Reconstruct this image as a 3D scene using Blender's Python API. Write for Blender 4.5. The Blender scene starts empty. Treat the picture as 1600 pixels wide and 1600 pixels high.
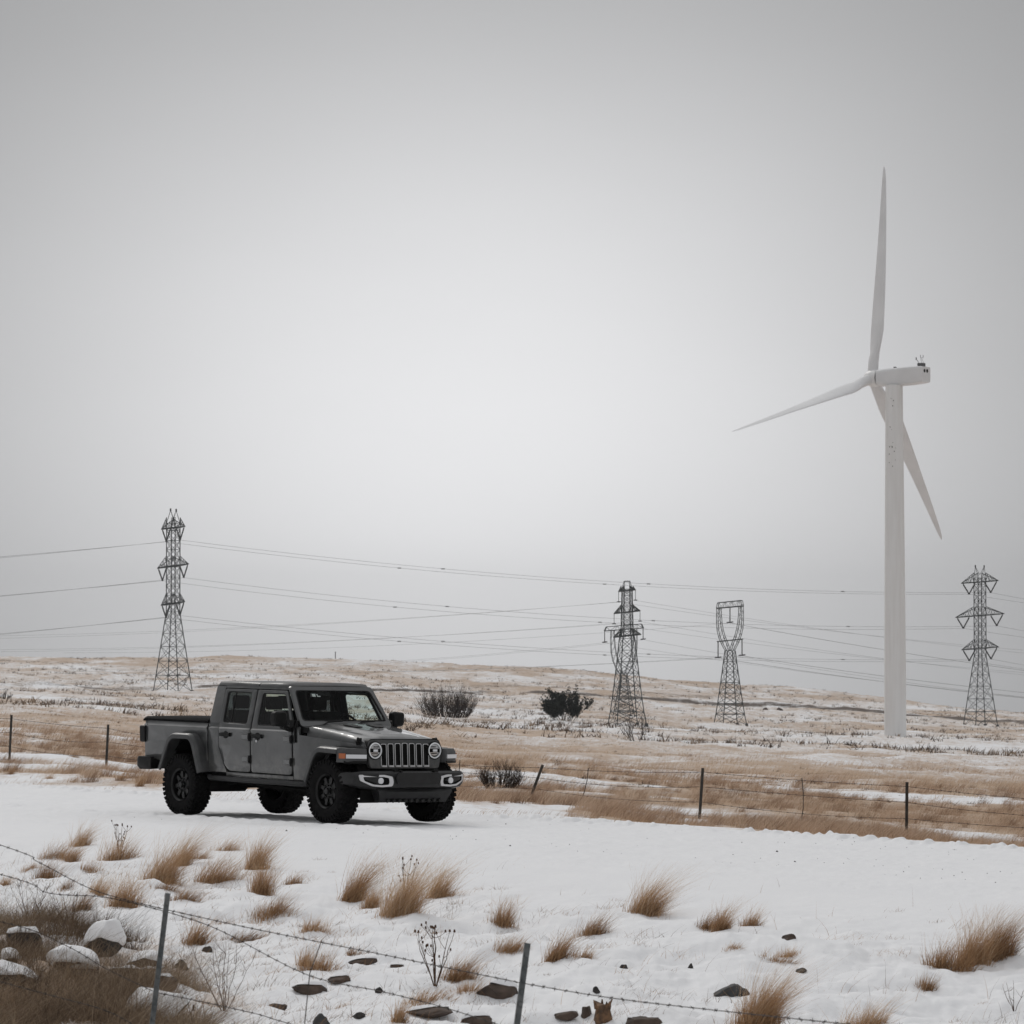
import bpy, bmesh, math, random
import numpy as np
from mathutils import Vector, Matrix
R = math.radians
rng = np.random.default_rng(7)
random.seed(7)
S = bpy.context.scene
COL = S.collection

# ------------------------------------------------------------------ camera
F = 5600.0            # focal length in photo pixels (photo is 1600 wide)
HOR = 990.0           # eye-level line in the photo
EYE = 2.53
cam_d = bpy.data.cameras.new('camera')
cam_d.sensor_width = 36.0
cam_d.lens = F / 1600 * 36
cam_d.clip_start = 0.5
cam_d.clip_end = 20000
cam = bpy.data.objects.new('camera', cam_d)
COL.objects.link(cam)
PITCH = math.atan((HOR - 800) / F)
cam.location = (0, 0, EYE)
cam.rotation_euler = (R(90) + PITCH, 0, 0)
S.camera = cam
cam_d.dof.use_dof = True
cam_d.dof.focus_distance = 47.0
cam_d.dof.aperture_fstop = 13.0

def ray(px, py):
    """direction (dx, dz) per unit of distance along +Y for a photo pixel"""
    u = (px - 800) / F; v = (800 - py) / F
    c, s = math.cos(PITCH), math.sin(PITCH)
    yy = c - v * s; zz = s + v * c
    return u / yy, zz / yy
def at(px, py, D):
    a, b = ray(px, py)
    return Vector((a * D, D, EYE + b * D))

# ------------------------------------------------------------------ materials
def principled(name, col, rough=.6, metal=0., coat=0., spec=.5, emit=None, es=1.0):
    m = bpy.data.materials.new(name); m.use_nodes = True
    b = m.node_tree.nodes['Principled BSDF']
    b.inputs['Base Color'].default_value = (*col, 1)
    b.inputs['Roughness'].default_value = rough
    b.inputs['Metallic'].default_value = metal
    b.inputs['Coat Weight'].default_value = coat
    b.inputs['Coat Roughness'].default_value = .04
    b.inputs['Specular IOR Level'].default_value = spec
    if emit:
        b.inputs['Emission Color'].default_value = (*emit, 1)
        b.inputs['Emission Strength'].default_value = es
    return m
def nt(m): return m.node_tree.nodes, m.node_tree.links, m.node_tree.nodes['Principled BSDF']
def node(n, t, **kw):
    x = n.new(t)
    for k, v in kw.items(): setattr(x, k, v)
    return x
def ramp(n, stops):
    r = n.new('ShaderNodeValToRGB'); e = r.color_ramp.elements
    while len(e) < len(stops): e.new(.5)
    for el, (p, c) in zip(e, stops):
        el.position = p; el.color = (*c, 1) if len(c) == 3 else c
    return r
def noisy(name, c1, c2, scale=8., rough=.7, metal=0., coat=0., bump=0., detail=6., coord='Object', spec=.5, lo=.35, hi=.65):
    m = principled(name, c1, rough, metal, coat, spec)
    n, l, b = nt(m)
    tc = n.new('ShaderNodeTexCoord'); no = n.new('ShaderNodeTexNoise')
    no.inputs['Scale'].default_value = scale; no.inputs['Detail'].default_value = detail
    l.new(tc.outputs[coord], no.inputs['Vector'])
    r = ramp(n, [(lo, c1), (hi, c2)])
    l.new(no.outputs['Fac'], r.inputs['Fac']); l.new(r.outputs['Color'], b.inputs['Base Color'])
    if bump:
        bp = n.new('ShaderNodeBump'); bp.inputs['Strength'].default_value = bump; bp.inputs['Distance'].default_value = .02
        l.new(no.outputs['Fac'], bp.inputs['Height']); l.new(bp.outputs['Normal'], b.inputs['Normal'])
    return m
def glass(name, tint, ior=1.5, refl=1.0):
    m = bpy.data.materials.new(name); m.use_nodes = True
    n = m.node_tree.nodes; l = m.node_tree.links; n.clear()
    o = n.new('ShaderNodeOutputMaterial'); mix = n.new('ShaderNodeMixShader')
    t = n.new('ShaderNodeBsdfTransparent'); t.inputs[0].default_value = (*tint, 1)
    g = n.new('ShaderNodeBsdfGlossy'); g.inputs['Roughness'].default_value = .02; g.inputs['Color'].default_value = (refl, refl, refl, 1)
    lw = n.new('ShaderNodeLayerWeight'); lw.inputs['Blend'].default_value = .5; f0 = ((ior - 1) / (ior + 1)) ** 2
    pw = node(n, 'ShaderNodeMath', operation='POWER'); l.new(lw.outputs['Facing'], pw.inputs[0]); pw.inputs[1].default_value = 5
    ma = node(n, 'ShaderNodeMath', operation='MULTIPLY_ADD'); l.new(pw.outputs[0], ma.inputs[0]); ma.inputs[1].default_value = 1 - f0; ma.inputs[2].default_value = f0
    l.new(ma.outputs[0], mix.inputs[0]); l.new(t.outputs[0], mix.inputs[1]); l.new(g.outputs[0], mix.inputs[2]); l.new(mix.outputs[0], o.inputs[0])
    return m

M = {}
def make_paint():
    m = principled('grey_paint', (.078, .080, .081), .38, 0., .9)
    n, l, b = nt(m)
    # road salt and dried slush film, heavier low on the flanks
    tc = n.new('ShaderNodeTexCoord'); no = n.new('ShaderNodeTexNoise')
    no.inputs['Scale'].default_value = 2.2; no.inputs['Detail'].default_value = 8; no.inputs['Roughness'].default_value = .62; no.inputs['Distortion'].default_value = 1.2
    l.new(tc.outputs['Object'], no.inputs['Vector'])
    r = ramp(n, [(.40, (.027, .029, .030)), (.55, (.038, .040, .040)), (.72, (.080, .081, .079))])
    l.new(no.outputs['Fac'], r.inputs['Fac'])
    # dried salt spray on the sills and behind the wheels
    sx = n.new('ShaderNodeSeparateXYZ'); l.new(tc.outputs['Object'], sx.inputs[0])
    mr = node(n, 'ShaderNodeMapRange', interpolation_type='SMOOTHSTEP'); mr.inputs[1].default_value = .98; mr.inputs[2].default_value = .56; l.new(sx.outputs['Z'], mr.inputs[0])
    n2 = n.new('ShaderNodeTexNoise'); n2.inputs['Scale'].default_value = 5; n2.inputs['Detail'].default_value = 9; n2.inputs['Roughness'].default_value = .7; l.new(tc.outputs['Object'], n2.inputs['Vector'])
    r2 = ramp(n, [(.38, (0, 0, 0)), (.68, (1, 1, 1))]); l.new(n2.outputs['Fac'], r2.inputs['Fac'])
    mm = node(n, 'ShaderNodeMath', operation='MULTIPLY'); l.new(mr.outputs[0], mm.inputs[0]); l.new(r2.outputs['Color'], mm.inputs[1])
    mx = node(n, 'ShaderNodeMix', data_type='RGBA'); l.new(mm.outputs[0], mx.inputs[0]); l.new(r.outputs['Color'], mx.inputs[6]); mx.inputs[7].default_value = (.17, .165, .155, 1)
    l.new(mx.outputs[2], b.inputs['Base Color'])
    rr = ramp(n, [(.4, (.30, .30, .30)), (.75, (.52, .52, .52))])
    l.new(no.outputs['Fac'], rr.inputs['Fac']); l.new(rr.outputs['Color'], b.inputs['Roughness'])
    cw = ramp(n, [(.4, (1., 1., 1.)), (.75, (.45, .45, .45))])
    l.new(no.outputs['Fac'], cw.inputs['Fac']); l.new(cw.outputs['Color'], b.inputs['Coat Weight'])
    wn = n.new('ShaderNodeTexNoise'); wn.inputs['Scale'].default_value = 2.3; wn.inputs['Detail'].default_value = 1; wn.inputs['Distortion'].default_value = .6
    l.new(tc.outputs['Object'], wn.inputs['Vector'])
    bp = n.new('ShaderNodeBump'); bp.inputs['Strength'].default_value = .30; bp.inputs['Distance'].default_value = .06
    l.new(wn.outputs['Fac'], bp.inputs['Height']); l.new(bp.outputs['Normal'], b.inputs['Coat Normal'])
    return m
M['paint'] = make_paint()
M['black'] = noisy('black_plastic', (.006, .006, .006), (.011, .011, .011), 14, .55, spec=.2)
M['satin'] = noisy('satin_black_plastic', (.008, .008, .0085), (.015, .015, .0155), 9, .42, spec=.4)
M['under'] = noisy('underbody_black', (.003, .003, .003), (.008, .0075, .007), 10, .8, spec=.15)
M['rubber'] = noisy('tyre_rubber', (.0045, .0045, .005), (.011, .0105, .0105), 18, .85, bump=.25, spec=.10)
M['rim'] = noisy('black_wheel_metal', (.005, .005, .005), (.009, .009, .009), 12, .34, coat=.08, spec=.3)
M['chrome'] = principled('bright_trim', (.62, .63, .64), .22, .9)
M['silver'] = principled('silver_trim', (.66, .66, .67), .40, .3)
M['hingelit'] = principled('hinge_lightened', (.15, .152, .153), .4, 0, .3)  # body-paint hinges, base colour lightened to imitate the light they catch
M['lamp_white'] = principled('lamp_lens_white', (.75, .76, .78), .15, 0, .5)
M['lamp_lit'] = principled('lamp_ring_lit', (.8, .82, .84), .2, 0, .3, emit=(1, 1, 1), es=.04)
M['amber'] = principled('amber_lens', (.42, .10, .015), .25, 0, .6)
M['redlens'] = principled('smoked_red_lens', (.035, .006, .006), .2, 0, .6)
M['wind'] = glass('windscreen_glass', (.90, .96, .94), 1.33, .30)
M['sideglass'] = glass('side_glass', (.76, .86, .84), 1.45, .75)
M['tint'] = glass('tinted_glass', (.10, .115, .12), 1.5, .8)
M['interior'] = noisy('cabin_trim_black', (.004, .004, .0045), (.009, .009, .009), 12, .8, spec=.15)
M['matte'] = noisy('grey_textured_panel', (.042, .043, .044), (.064, .065, .065), 5, .48, coat=0.1, spec=.45)
M['fabric'] = noisy('tonneau_fabric', (.005, .005, .0055), (.010, .010, .0105), 30, .9, bump=.2, spec=.12)
M['sticker'] = principled('white_sticker', (.62, .62, .62), .5)
M['steel'] = noisy('weathered_tower_steel', (.045, .052, .054), (.085, .092, .092), .6, .7, .2)
M['insul'] = principled('insulator_dark', (.02, .022, .024), .4)
M['wire'] = noisy('aluminium_conductor', (.22, .225, .23), (.30, .305, .31), .05, .6, .2)
M['postgreen'] = noisy('painted_steel_post', (.075, .085, .088), (.15, .155, .155), 14, .6, .3, bump=.2, coord='Object')
M['postdark'] = noisy('weathered_dark_post', (.035, .033, .03), (.075, .068, .06), 10, .8, bump=.3)
M['barb'] = noisy('rusty_barbed_wire', (.028, .023, .02), (.07, .055, .045), 20, .7, .3)
def make_turbine_mat():
    m = noisy('turbine_white_paint', (.76, .76, .755), (.80, .80, .80), .25, .45)
    n, l, b = nt(m)
    tc = n.new('ShaderNodeTexCoord')
    mp = n.new('ShaderNodeMapping'); mp.inputs['Scale'].default_value = (1.6, 1.6, .12)
    no = n.new('ShaderNodeTexNoise'); no.inputs['Scale'].default_value = 1.0; no.inputs['Detail'].default_value = 5
    l.new(tc.outputs['Object'], mp.inputs['Vector']); l.new(mp.outputs[0], no.inputs['Vector'])
    r = ramp(n, [(.32, (.75, .745, .735)), (.6, (.80, .80, .795))])
    l.new(no.outputs['Fac'], r.inputs['Fac']); l.new(r.outputs['Color'], b.inputs['Base Color'])
    return m
M['turb'] = make_turbine_mat()
M['blade'] = noisy('blade_gelcoat', (.70, .70, .705), (.76, .76, .765), .2, .4)
M['dark'] = principled('dark_vent', (.004, .004, .004), .8, spec=.1)
M['snow'] = None

# ------------------------------------------------------------------ mesh builder
class MB:
    def __init__(s): s.v = []; s.f = []; s.mi = []; s.cur = 0
    def add(s, vs, fs):
        o = len(s.v); s.v += [tuple(v) for v in vs]; s.f += [tuple(i + o for i in f) for f in fs]; s.mi += [s.cur] * len(fs); return s
    def box(s, c, d, rot=None):
        hx, hy, hz = d[0] / 2, d[1] / 2, d[2] / 2
        vs = [Vector((x, y, z)) for x in (-hx, hx) for y in (-hy, hy) for z in (-hz, hz)]
        if rot is not None: vs = [rot @ v for v in vs]
        c = Vector(c)
        return s.add([v + c for v in vs], [(0, 1, 3, 2), (4, 6, 7, 5), (0, 4, 5, 1), (2, 3, 7, 6), (0, 2, 6, 4), (1, 5, 7, 3)])
    def loft(s, secs, closed=True, caps=True):
        n = len(secs[0]); vs = [p for q in secs for p in q]; fs = []
        for i in range(len(secs) - 1):
            for j in range(n if closed else n - 1):
                k = (j + 1) % n
                fs.append((i * n + j, i * n + k, (i + 1) * n + k, (i + 1) * n + j))
        if caps and closed:
            fs.append(tuple(range(n))[::-1]); fs.append(tuple(range((len(secs) - 1) * n, len(secs) * n)))
        return s.add(vs, fs)
    def tube(s, pts, r, n=6, caps=True):
        pts = [Vector(p) for p in pts]; secs = []
        rs = r if isinstance(r, (list, tuple)) else [r] * len(pts)
        for i, p in enumerate(pts):
            d = (pts[min(i + 1, len(pts) - 1)] - pts[max(i - 1, 0)])
            d = d.normalized() if d.length > 1e-9 else Vector((0, 0, 1))
            a = Vector((0, 0, 1)) if abs(d.z) < .9 else Vector((0, 1, 0))
            u = d.cross(a).normalized(); w = d.cross(u)
            secs.append([p + (u * math.cos(2 * math.pi * k / n) + w * math.sin(2 * math.pi * k / n)) * rs[i] for k in range(n)])
        return s.loft(secs, True, caps)
    def bar(s, a, b, r): return s.tube([a, b], r, 4, False)
    def ring(s, outer, inner, th):
        """outer/inner: equal-length loops; thickened along th vector"""
        th = Vector(th); n = len(outer)
        vs = [Vector(p) for p in outer] + [Vector(p) for p in inner]
        vs += [v + th for v in vs]; fs = []
        for j in range(n):
            k = (j + 1) % n
            fs += [(j, k, n + k, n + j), (2 * n + j, 3 * n + j, 3 * n + k, 2 * n + k), (j, 2 * n + j, 2 * n + k, k), (n + j, n + k, 3 * n + k, 3 * n + j)]
        return s.add(vs, fs)
    def slab(s, loop, th):
        th = Vector(th); n = len(loop); vs = [Vector(p) for p in loop]; vs += [v + th for v in vs]
        fs = [tuple(range(n)), tuple(range(2 * n - 1, n - 1, -1))] + [(j, n + j, n + (j + 1) % n, (j + 1) % n) for j in range(n)]
        return s.add(vs, fs)
    def build(s, name, mat, parent=None, smooth=35, shear=None, loc=None):
        me = bpy.data.meshes.new(name); v = s.v
        if shear: v = [(a, b, c - .0157 * (a + 1.2)) for a, b, c in v]
        me.from_pydata(v, [], s.f)
        bm = bmesh.new(); bm.from_mesh(me); bmesh.ops.recalc_face_normals(bm, faces=bm.faces); bm.to_mesh(me); bm.free()
        mats = mat if isinstance(mat, (list, tuple)) else [mat]
        for m in mats: me.materials.append(m)
        if len(mats) > 1: me.polygons.foreach_set('material_index', s.mi)
        if smooth:
            me.polygons.foreach_set('use_smooth', [True] * len(me.polygons)); me.set_sharp_from_angle(angle=R(smooth))
        o = bpy.data.objects.new(name, me); COL.objects.link(o)
        if parent: o.parent = parent
        if loc is not None: o.location = loc
        return o
def tag(o, label=None, cat=None, group=None, kind=None):
    if label: o['label'] = label
    if cat: o['category'] = cat
    if group: o['group'] = group
    if kind: o['kind'] = kind
    return o
def empty(name, loc, rz=0):
    o = bpy.data.objects.new(name, None); COL.objects.link(o); o.location = loc; o.rotation_euler = (0, 0, rz); o.empty_display_size = .3
    return o
def np_mesh(name, V, Fq, mat, smooth=False, attrs=None, parent=None):
    """fast mesh from numpy: V (n,3), Fq (m,k) with constant k"""
    me = bpy.data.meshes.new(name); k = Fq.shape[1]
    me.vertices.add(len(V)); me.vertices.foreach_set('co', V.astype(np.float32).ravel())
    me.loops.add(Fq.size); me.loops.foreach_set('vertex_index', Fq.astype(np.int32).ravel())
    me.polygons.add(len(Fq)); me.polygons.foreach_set('loop_start', np.arange(0, Fq.size, k, dtype=np.int32))
    me.polygons.foreach_set('use_smooth', np.full(len(Fq), smooth))
    me.update(calc_edges=True)
    for nm, a in (attrs or {}).items():
        at_ = me.attributes.new(nm, 'FLOAT', 'POINT'); at_.data.foreach_set('value', a.astype(np.float32))
    me.materials.append(mat)
    o = bpy.data.objects.new(name, me); COL.objects.link(o)
    if parent: o.parent = parent
    return o

# ------------------------------------------------------------------ noise (numpy)
_perm = rng.random((256, 256))
def vnoise(x, y, seed=0):
    x = np.asarray(x, float) + seed * 37.13; y = np.asarray(y, float) + seed * 91.7
    xi = np.floor(x).astype(int); yi = np.floor(y).astype(int); fx = x - xi; fy = y - yi
    fx = fx * fx * fx * (fx * (fx * 6 - 15) + 10); fy = fy * fy * fy * (fy * (fy * 6 - 15) + 10)
    g = lambda a, b: _perm[a & 255, b & 255]
    return (g(xi, yi) * (1 - fx) + g(xi + 1, yi) * fx) * (1 - fy) + (g(xi, yi + 1) * (1 - fx) + g(xi + 1, yi + 1) * fx) * fy
def fbm(x, y, oct=4, seed=0, gain=.5):
    s = 0; a = 1; t = 0
    for i in range(oct):
        s = s + a * vnoise(x * 2 ** i, y * 2 ** i, seed + i * 3); t += a; a *= gain
    return s / t
def sstep(a, b, x):
    t = np.clip((x - a) / (b - a), 0, 1); return t * t * (3 - 2 * t)

# ------------------------------------------------------------------ terrain
TX, TD, YAW = -1.743, 47.956, R(51.4)      # the truck's front axle on the road, heading
cF = (math.cos(YAW), -math.sin(YAW)); cL = (math.sin(YAW), math.cos(YAW))
def fl(x, y):
    return (x - TX) * cF[0] + (y - TD) * cF[1], (x - TX) * cL[0] + (y - TD) * cL[1]
def from_fl(f, l):
    return TX + f * cF[0] + l * cL[0], TD + f * cF[1] + l * cL[1]
def road_edge(f): return 2.75 + np.clip(-f, 0, 40) * .05
TABLE = {   # how the land falls away beyond the road: (distance, row where it is seen) for three bearings
    0:    [(60, 1212), (92, 1187), (150, 1150), (300, 1112), (600, 1092), (900, 1078), (1400, 1045), (2000, 1023)],
    400:  [(54, 1243), (86, 1212), (150, 1168), (300, 1134), (600, 1110), (900, 1092), (1400, 1052), (2000, 1021)],
    800:  [(48, 1274), (80, 1240), (150, 1195), (300, 1161), (600, 1136), (900, 1122), (1400, 1070), (2000, 1037)],
    1200: [(44, 1300), (76, 1280), (150, 1216), (300, 1175), (600, 1152), (900, 1140), (1400, 1094), (2000, 1068)],
    1600: [(40, 1330), (71, 1319), (150, 1242), (300, 1188), (660, 1158), (900, 1148), (1400, 1122), (2000, 1112)],
}
keys = sorted(TABLE)
def far_z(tanx, D):
    px = np.clip(tanx * F + 800, -200, 1800)
    zs = []
    for k in keys:
        t = TABLE[k]; d = np.array([q[0] for q in t], float); z = np.array([EYE - (q[1] - HOR) * q[0] / F for q in t])
        zz = np.interp(np.log(D), np.log(d), z)
        beyond = np.clip(D - 2000, 0, None)
        zs.append(zz - beyond * .03 - np.clip(beyond / 500, 0, 1) ** 2 * 6)
    zs = np.array(zs)
    pos = np.interp(px, keys, np.arange(len(keys))); i = np.clip(pos.astype(int), 0, len(keys) - 2); t = pos - i
    t = t * t * (3 - 2 * t) * .5 + t * .5
    a = np.take_along_axis(zs, i[None], 0)[0]; b = np.take_along_axis(zs, (i + 1)[None], 0)[0]
    return a * (1 - t) + b * t
def line_D(tanx):   # the far embankment that crosses the hill
    return np.interp(tanx * F + 800, [-400, 0, 400, 800, 1200, 1600, 2000], [880, 915, 1020, 1230, 1260, 1200, 1160])

def lgrid(a, b, step):
    n = int(math.ceil(math.log(b / a) / step)); return a * np.exp(np.linspace(0, math.log(b / a), n, endpoint=False))
rowsD = np.concatenate([lgrid(3, 15, .02), lgrid(15, 39, .0026), lgrid(39, 64, .0012), lgrid(64, 170, .006), lgrid(170, 820, .012), lgrid(820, 1350, .004), lgrid(1350, 2300, .01), lgrid(2300, 6500, .06), [6500.]])
tc_in = np.arange(-.172, .1721, .0005)
tc_l = -np.concatenate([np.arange(.18, .4, .012), np.arange(.4, 1.45, .05)])[::-1]
cols = np.concatenate([tc_l, tc_in, -tc_l[::-1]])
TT, DD = np.meshgrid(cols, rowsD); XX = TT * DD
FF, LL = fl(XX, DD)
zf = far_z(TT, DD)
# soften the land's profile along the distance
ker = np.ones(25) / 25
pad = np.pad(zf, ((12, 12), (0, 0)), mode='edge')
zs_ = np.apply_along_axis(lambda c: np.convolve(c, ker, 'valid'), 0, pad)
wsm = sstep(66, 90, DD); zf = zf * (1 - wsm) + zs_ * wsm
edge = road_edge(FF)
z_road = -.018 * np.clip(LL, -4, 5) + .007 * np.clip(FF, -6, 3)
fgz = np.interp(-LL, [3.5, 5, 10, 16, 20, 24, 30, 60], [.05, .02, -.10, -.03, .12, .4, .95, 1.0])
bl = sstep(3.2, 5.2, -LL)
near = z_road * (1 - bl) + fgz * bl
# beyond the road: from the verge down to the field
wv = sstep(0, 3.4, LL - edge)
z_edge = z_road
Z = np.where(LL < edge, near, z_edge * (1 - wv) + np.minimum(zf, z_edge + .05) * wv)
Z = np.where(DD > 120, zf, Z)
# --- relief
lump = (fbm(XX * 1.3, DD * 1.3, 4, 1) - .5)
fgm = sstep(4.6, 9.0, -LL)
Z += fgm * (lump * .26 + (fbm(XX * .35, DD * .35, 2, 4) - .5) * .38 + (fbm(XX * 7, DD * 7, 3, 9) - .5) * .065)
leftlow = sstep(-1.2, -3.6, XX) * sstep(33, 25, DD)          # rocky corner at lower left is rougher
Z += leftlow * (fbm(XX * 2.3, DD * 2.3, 3, 12) - .5) * .35
roadm = (LL < edge) & (LL > -4.2)
rut = np.zeros_like(Z)
for lc, w, d in ((-.83, .17, .060), (.83, .17, .060), (-1.5, .12, .012), (1.55, .15, .018), (2.15, .10, .012), (-2.4, .25, .012)):
    wob = (fbm(FF * .12, LL * 0 + lc, 2, 20) - .5) * .25
    rut -= d * np.exp(-((LL - lc - wob) / w) ** 2)
rut += (vnoise(FF * 1.5, LL * 14, 31) - .5) * .012 + (fbm(FF * 9, LL * 11, 3, 33) - .5) * .022
# low ridge of thrown snow on the near side of the wheel track
ridge = np.exp(-((LL + 1.33) / .13) ** 2) * (.038 + (fbm(FF * 6, LL * 6, 3, 40) - .5) * .05) * sstep(5, 1.5, FF) 
Z += np.where(roadm, rut + ridge, 0)
# crumbly windrow along the far edge
cr = np.exp(-((LL - edge + .22) / .20) ** 2)
lumps = np.clip(fbm(FF * 2.2, LL * 2.2, 2, 51) - .42, 0, 1) * .30 + np.clip(vnoise(FF * 9.5, LL * 10, 55) - .40, 0, 1) * 1.5 + np.clip(vnoise(FF * 15, LL * 15, 57) - .5, 0, 1) * .7
Z += np.where(DD < 130, cr * (.012 + .075 * lumps), 0)
# field relief
fm = sstep(.6, 4, LL - edge) * (DD < 2400)
Z += fm * ((fbm(XX * .9, DD * .9, 3, 60) - .5) * .14 + (fbm(XX * .12, DD * .07, 3, 61) - .5) * np.clip(DD / 90, 0, 3.0) * .5)
Z += sstep(250, 700, DD) * sstep(2100, 1800, DD) * (fbm(XX * .02, DD * .012, 4, 66) - .5) * 3.0
Z += sstep(1500, 1900, DD) * sstep(2300, 2000, DD) * (fbm(XX * .05, DD * .0, 3, 67) - .5) * 1.6
lineD = line_D(TT)
Z += .9 * sstep(-5, 5, DD - lineD) * sstep(900, 0, DD - lineD)

# --- ground cover: 1 = dry grass, 0 = snow
g1 = fbm(XX / 9, DD / 13, 4, 70); g2 = fbm(XX / 2.2, DD / 4.5, 4, 71); g3 = fbm(XX / 45, DD / 100, 4, 72); g4 = fbm(XX / 14, DD / 60, 4, 73)
mixfar = sstep(120, 320, DD)
cov = (g1 * .55 + g2 * .45) * (1 - mixfar) + (g3 * .5 + g4 * .5) * mixfar
PXC = TT * F + 800
bias = np.interp(DD, [40, 70, 100, 160, 300, 600, 900, 1400, 2000], [-.06, -.055, -.005, .06, .05, .02, .01, .02, .07])
bias = bias + .07 * sstep(900, 1500, PXC) * sstep(160, 60, DD) - .10 * sstep(420, 0, PXC) * sstep(95, 70, DD)
wid_ = np.interp(DD, [60, 150, 400], [.10, .16, .42]); GR = sstep(.47 - wid_, .49 + wid_, cov + bias)
GR *= sstep(.05, .9, LL - edge + (g2 - .5) * 1.4)
BARE = np.exp(-((DD - lineD) / 5) ** 2) * sstep(.30, .5, fbm(XX * .02, DD * 0, 3, 80) + .12)
BARE = np.maximum(BARE, .40 * np.exp(-((DD - lineD - 75) / 26) ** 2) * sstep(.38, .6, fbm(XX * .01, DD * .01, 3, 81)))
GR = np.where(LL < edge, 0, GR)
dirt_fg = leftlow * sstep(.42, .58, fbm(XX * 1.1, DD * 1.1, 3, 14) + .18 * sstep(27, 23.5, DD) + .06)
GR = np.maximum(GR, dirt_fg)

logR = np.log(rowsD)
def zat(x, y):
    x = np.asarray(x, float); y = np.asarray(y, float)
    t = x / y
    ci = np.clip(np.interp(t, cols, np.arange(len(cols))), 0, len(cols) - 1.001); ri = np.clip(np.interp(np.log(y), logR, np.arange(len(rowsD))), 0, len(rowsD) - 1.001)
    c0 = ci.astype(int); r0 = ri.astype(int); a = ci - c0; b = ri - r0
    return (Z[r0, c0] * (1 - a) + Z[r0, c0 + 1] * a) * (1 - b) + (Z[r0 + 1, c0] * (1 - a) + Z[r0 + 1, c0 + 1] * a) * b
def gat(x, y, G):
    t = np.asarray(x) / np.asarray(y)
    c0 = np.clip(np.round(np.interp(t, cols, np.arange(len(cols)))).astype(int), 0, len(cols) - 1); r0 = np.clip(np.round(np.interp(np.log(y), logR, np.arange(len(rowsD)))).astype(int), 0, len(rowsD) - 1)
    return G[r0, c0]
def hit(px, py, d0=14., d1=2300.):
    """where the sight line through a photo pixel first meets the land"""
    a, b = ray(px, py); d = np.exp(np.linspace(math.log(d0), math.log(d1), 4000))
    gap = EYE + b * d - zat(a * d, d); k = np.argmax(gap < 0)
    if gap[k] >= 0: k = int(np.argmin(gap))
    D = d[k]; return Vector((a * D, D, float(zat(a * D, D))))

def ground_material():
    m = principled('snow_and_dry_grass', (.8, .8, .82), .75, 0, 0, .3)
    n, l, b = nt(m)
    geo = n.new('ShaderNodeNewGeometry')
    ag = node(n, 'ShaderNodeAttribute', attribute_name='grass'); ab = node(n, 'ShaderNodeAttribute', attribute_name='bare')
    # fine break-up, two scales
    def nz(scale, det, vec=(1, 1, 1), rough=.6):
        mp = n.new('ShaderNodeMapping'); mp.inputs['Scale'].default_value = vec
        x = n.new('ShaderNodeTexNoise'); x.inputs['Scale'].default_value = scale; x.inputs['Detail'].default_value = det; x.inputs['Roughness'].default_value = rough
        l.new(geo.outputs['Position'], mp.inputs['Vector']); l.new(mp.outputs[0], x.inputs['Vector']); return x.outputs['Fac']
    n1 = nz(1.6, 9, (1, .55, 1), rough=.82); n2 = nz(.16, 10, (1, .35, 1), rough=.85); n3 = nz(.35, 5)
    def math_(op, a, c, clamp=False):
        x = node(n, 'ShaderNodeMath', operation=op, use_clamp=clamp)
        for i, q in enumerate((a, c)):
            if isinstance(q, (int, float)): x.inputs[i].default_value = q
            else: l.new(q, x.inputs[i])
        return x.outputs[0]
    avg = math_('MULTIPLY', math_('ADD', n1, n2), .5)
    br = math_('MULTIPLY', math_('SUBTRACT', avg, .5), 6.5)
    inside = math_('GREATER_THAN', ag.outputs['Fac'], .004)
    mask = math_('MULTIPLY', math_('ADD', math_('SUBTRACT', math_('MULTIPLY', ag.outputs['Fac'], 1.5), .25), br, True), inside)
    gc = ramp(n, [(.30, (.27, .19, .13)), (.46, (.44, .325, .235)), (.60, (.54, .41, .305)), (.75, (.60, .48, .37))])
    l.new(math_('ADD', math_('MULTIPLY', n3, .5), math_('MULTIPLY', n1, .5)), gc.inputs['Fac'])
    sn = ramp(n, [(.3, (.80, .805, .82)), (.7, (.86, .863, .87))])
    l.new(n1, sn.inputs['Fac'])
    mx = node(n, 'ShaderNodeMix', data_type='RGBA'); l.new(mask, mx.inputs[0]); l.new(sn.outputs['Color'], mx.inputs[6]); l.new(gc.outputs['Color'], mx.inputs[7])
    bmask = math_('MULTIPLY', math_('ADD', math_('SUBTRACT', math_('MULTIPLY', ab.outputs['Fac'], 1.7), .25), br, True), math_('GREATER_THAN', ab.outputs['Fac'], .02))
    mx2 = node(n, 'ShaderNodeMix', data_type='RGBA'); l.new(bmask, mx2.inputs[0]); l.new(mx.outputs[2], mx2.inputs[6]); mx2.inputs[7].default_value = (.075, .052, .036, 1)
    l.new(mx2.outputs[2], b.inputs['Base Color'])
    nb = nz(9, 6); bp = n.new('ShaderNodeBump'); bp.inputs['Strength'].default_value = .35; bp.inputs['Distance'].default_value = .03
    l.new(nb, bp.inputs['Height']); l.new(bp.outputs['Normal'], b.inputs['Normal'])
    return m
M['ground'] = ground_material()
def terrain_object(name, fm_):
    nr, nc = Z.shape; idx = np.arange(nr * nc).reshape(nr, nc)
    q = np.stack([idx[:-1, :-1], idx[:-1, 1:], idx[1:, 1:], idx[1:, :-1]], -1)[fm_]
    used, inv = np.unique(q, return_inverse=True)
    V = np.stack([XX, DD, Z], -1).reshape(-1, 3)[used]
    o = np_mesh(name, V, inv.reshape(-1, 4), M['ground'], True, {'grass': GR.ravel()[used], 'bare': BARE.ravel()[used]})
    o['kind'] = 'structure'; return o
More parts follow.
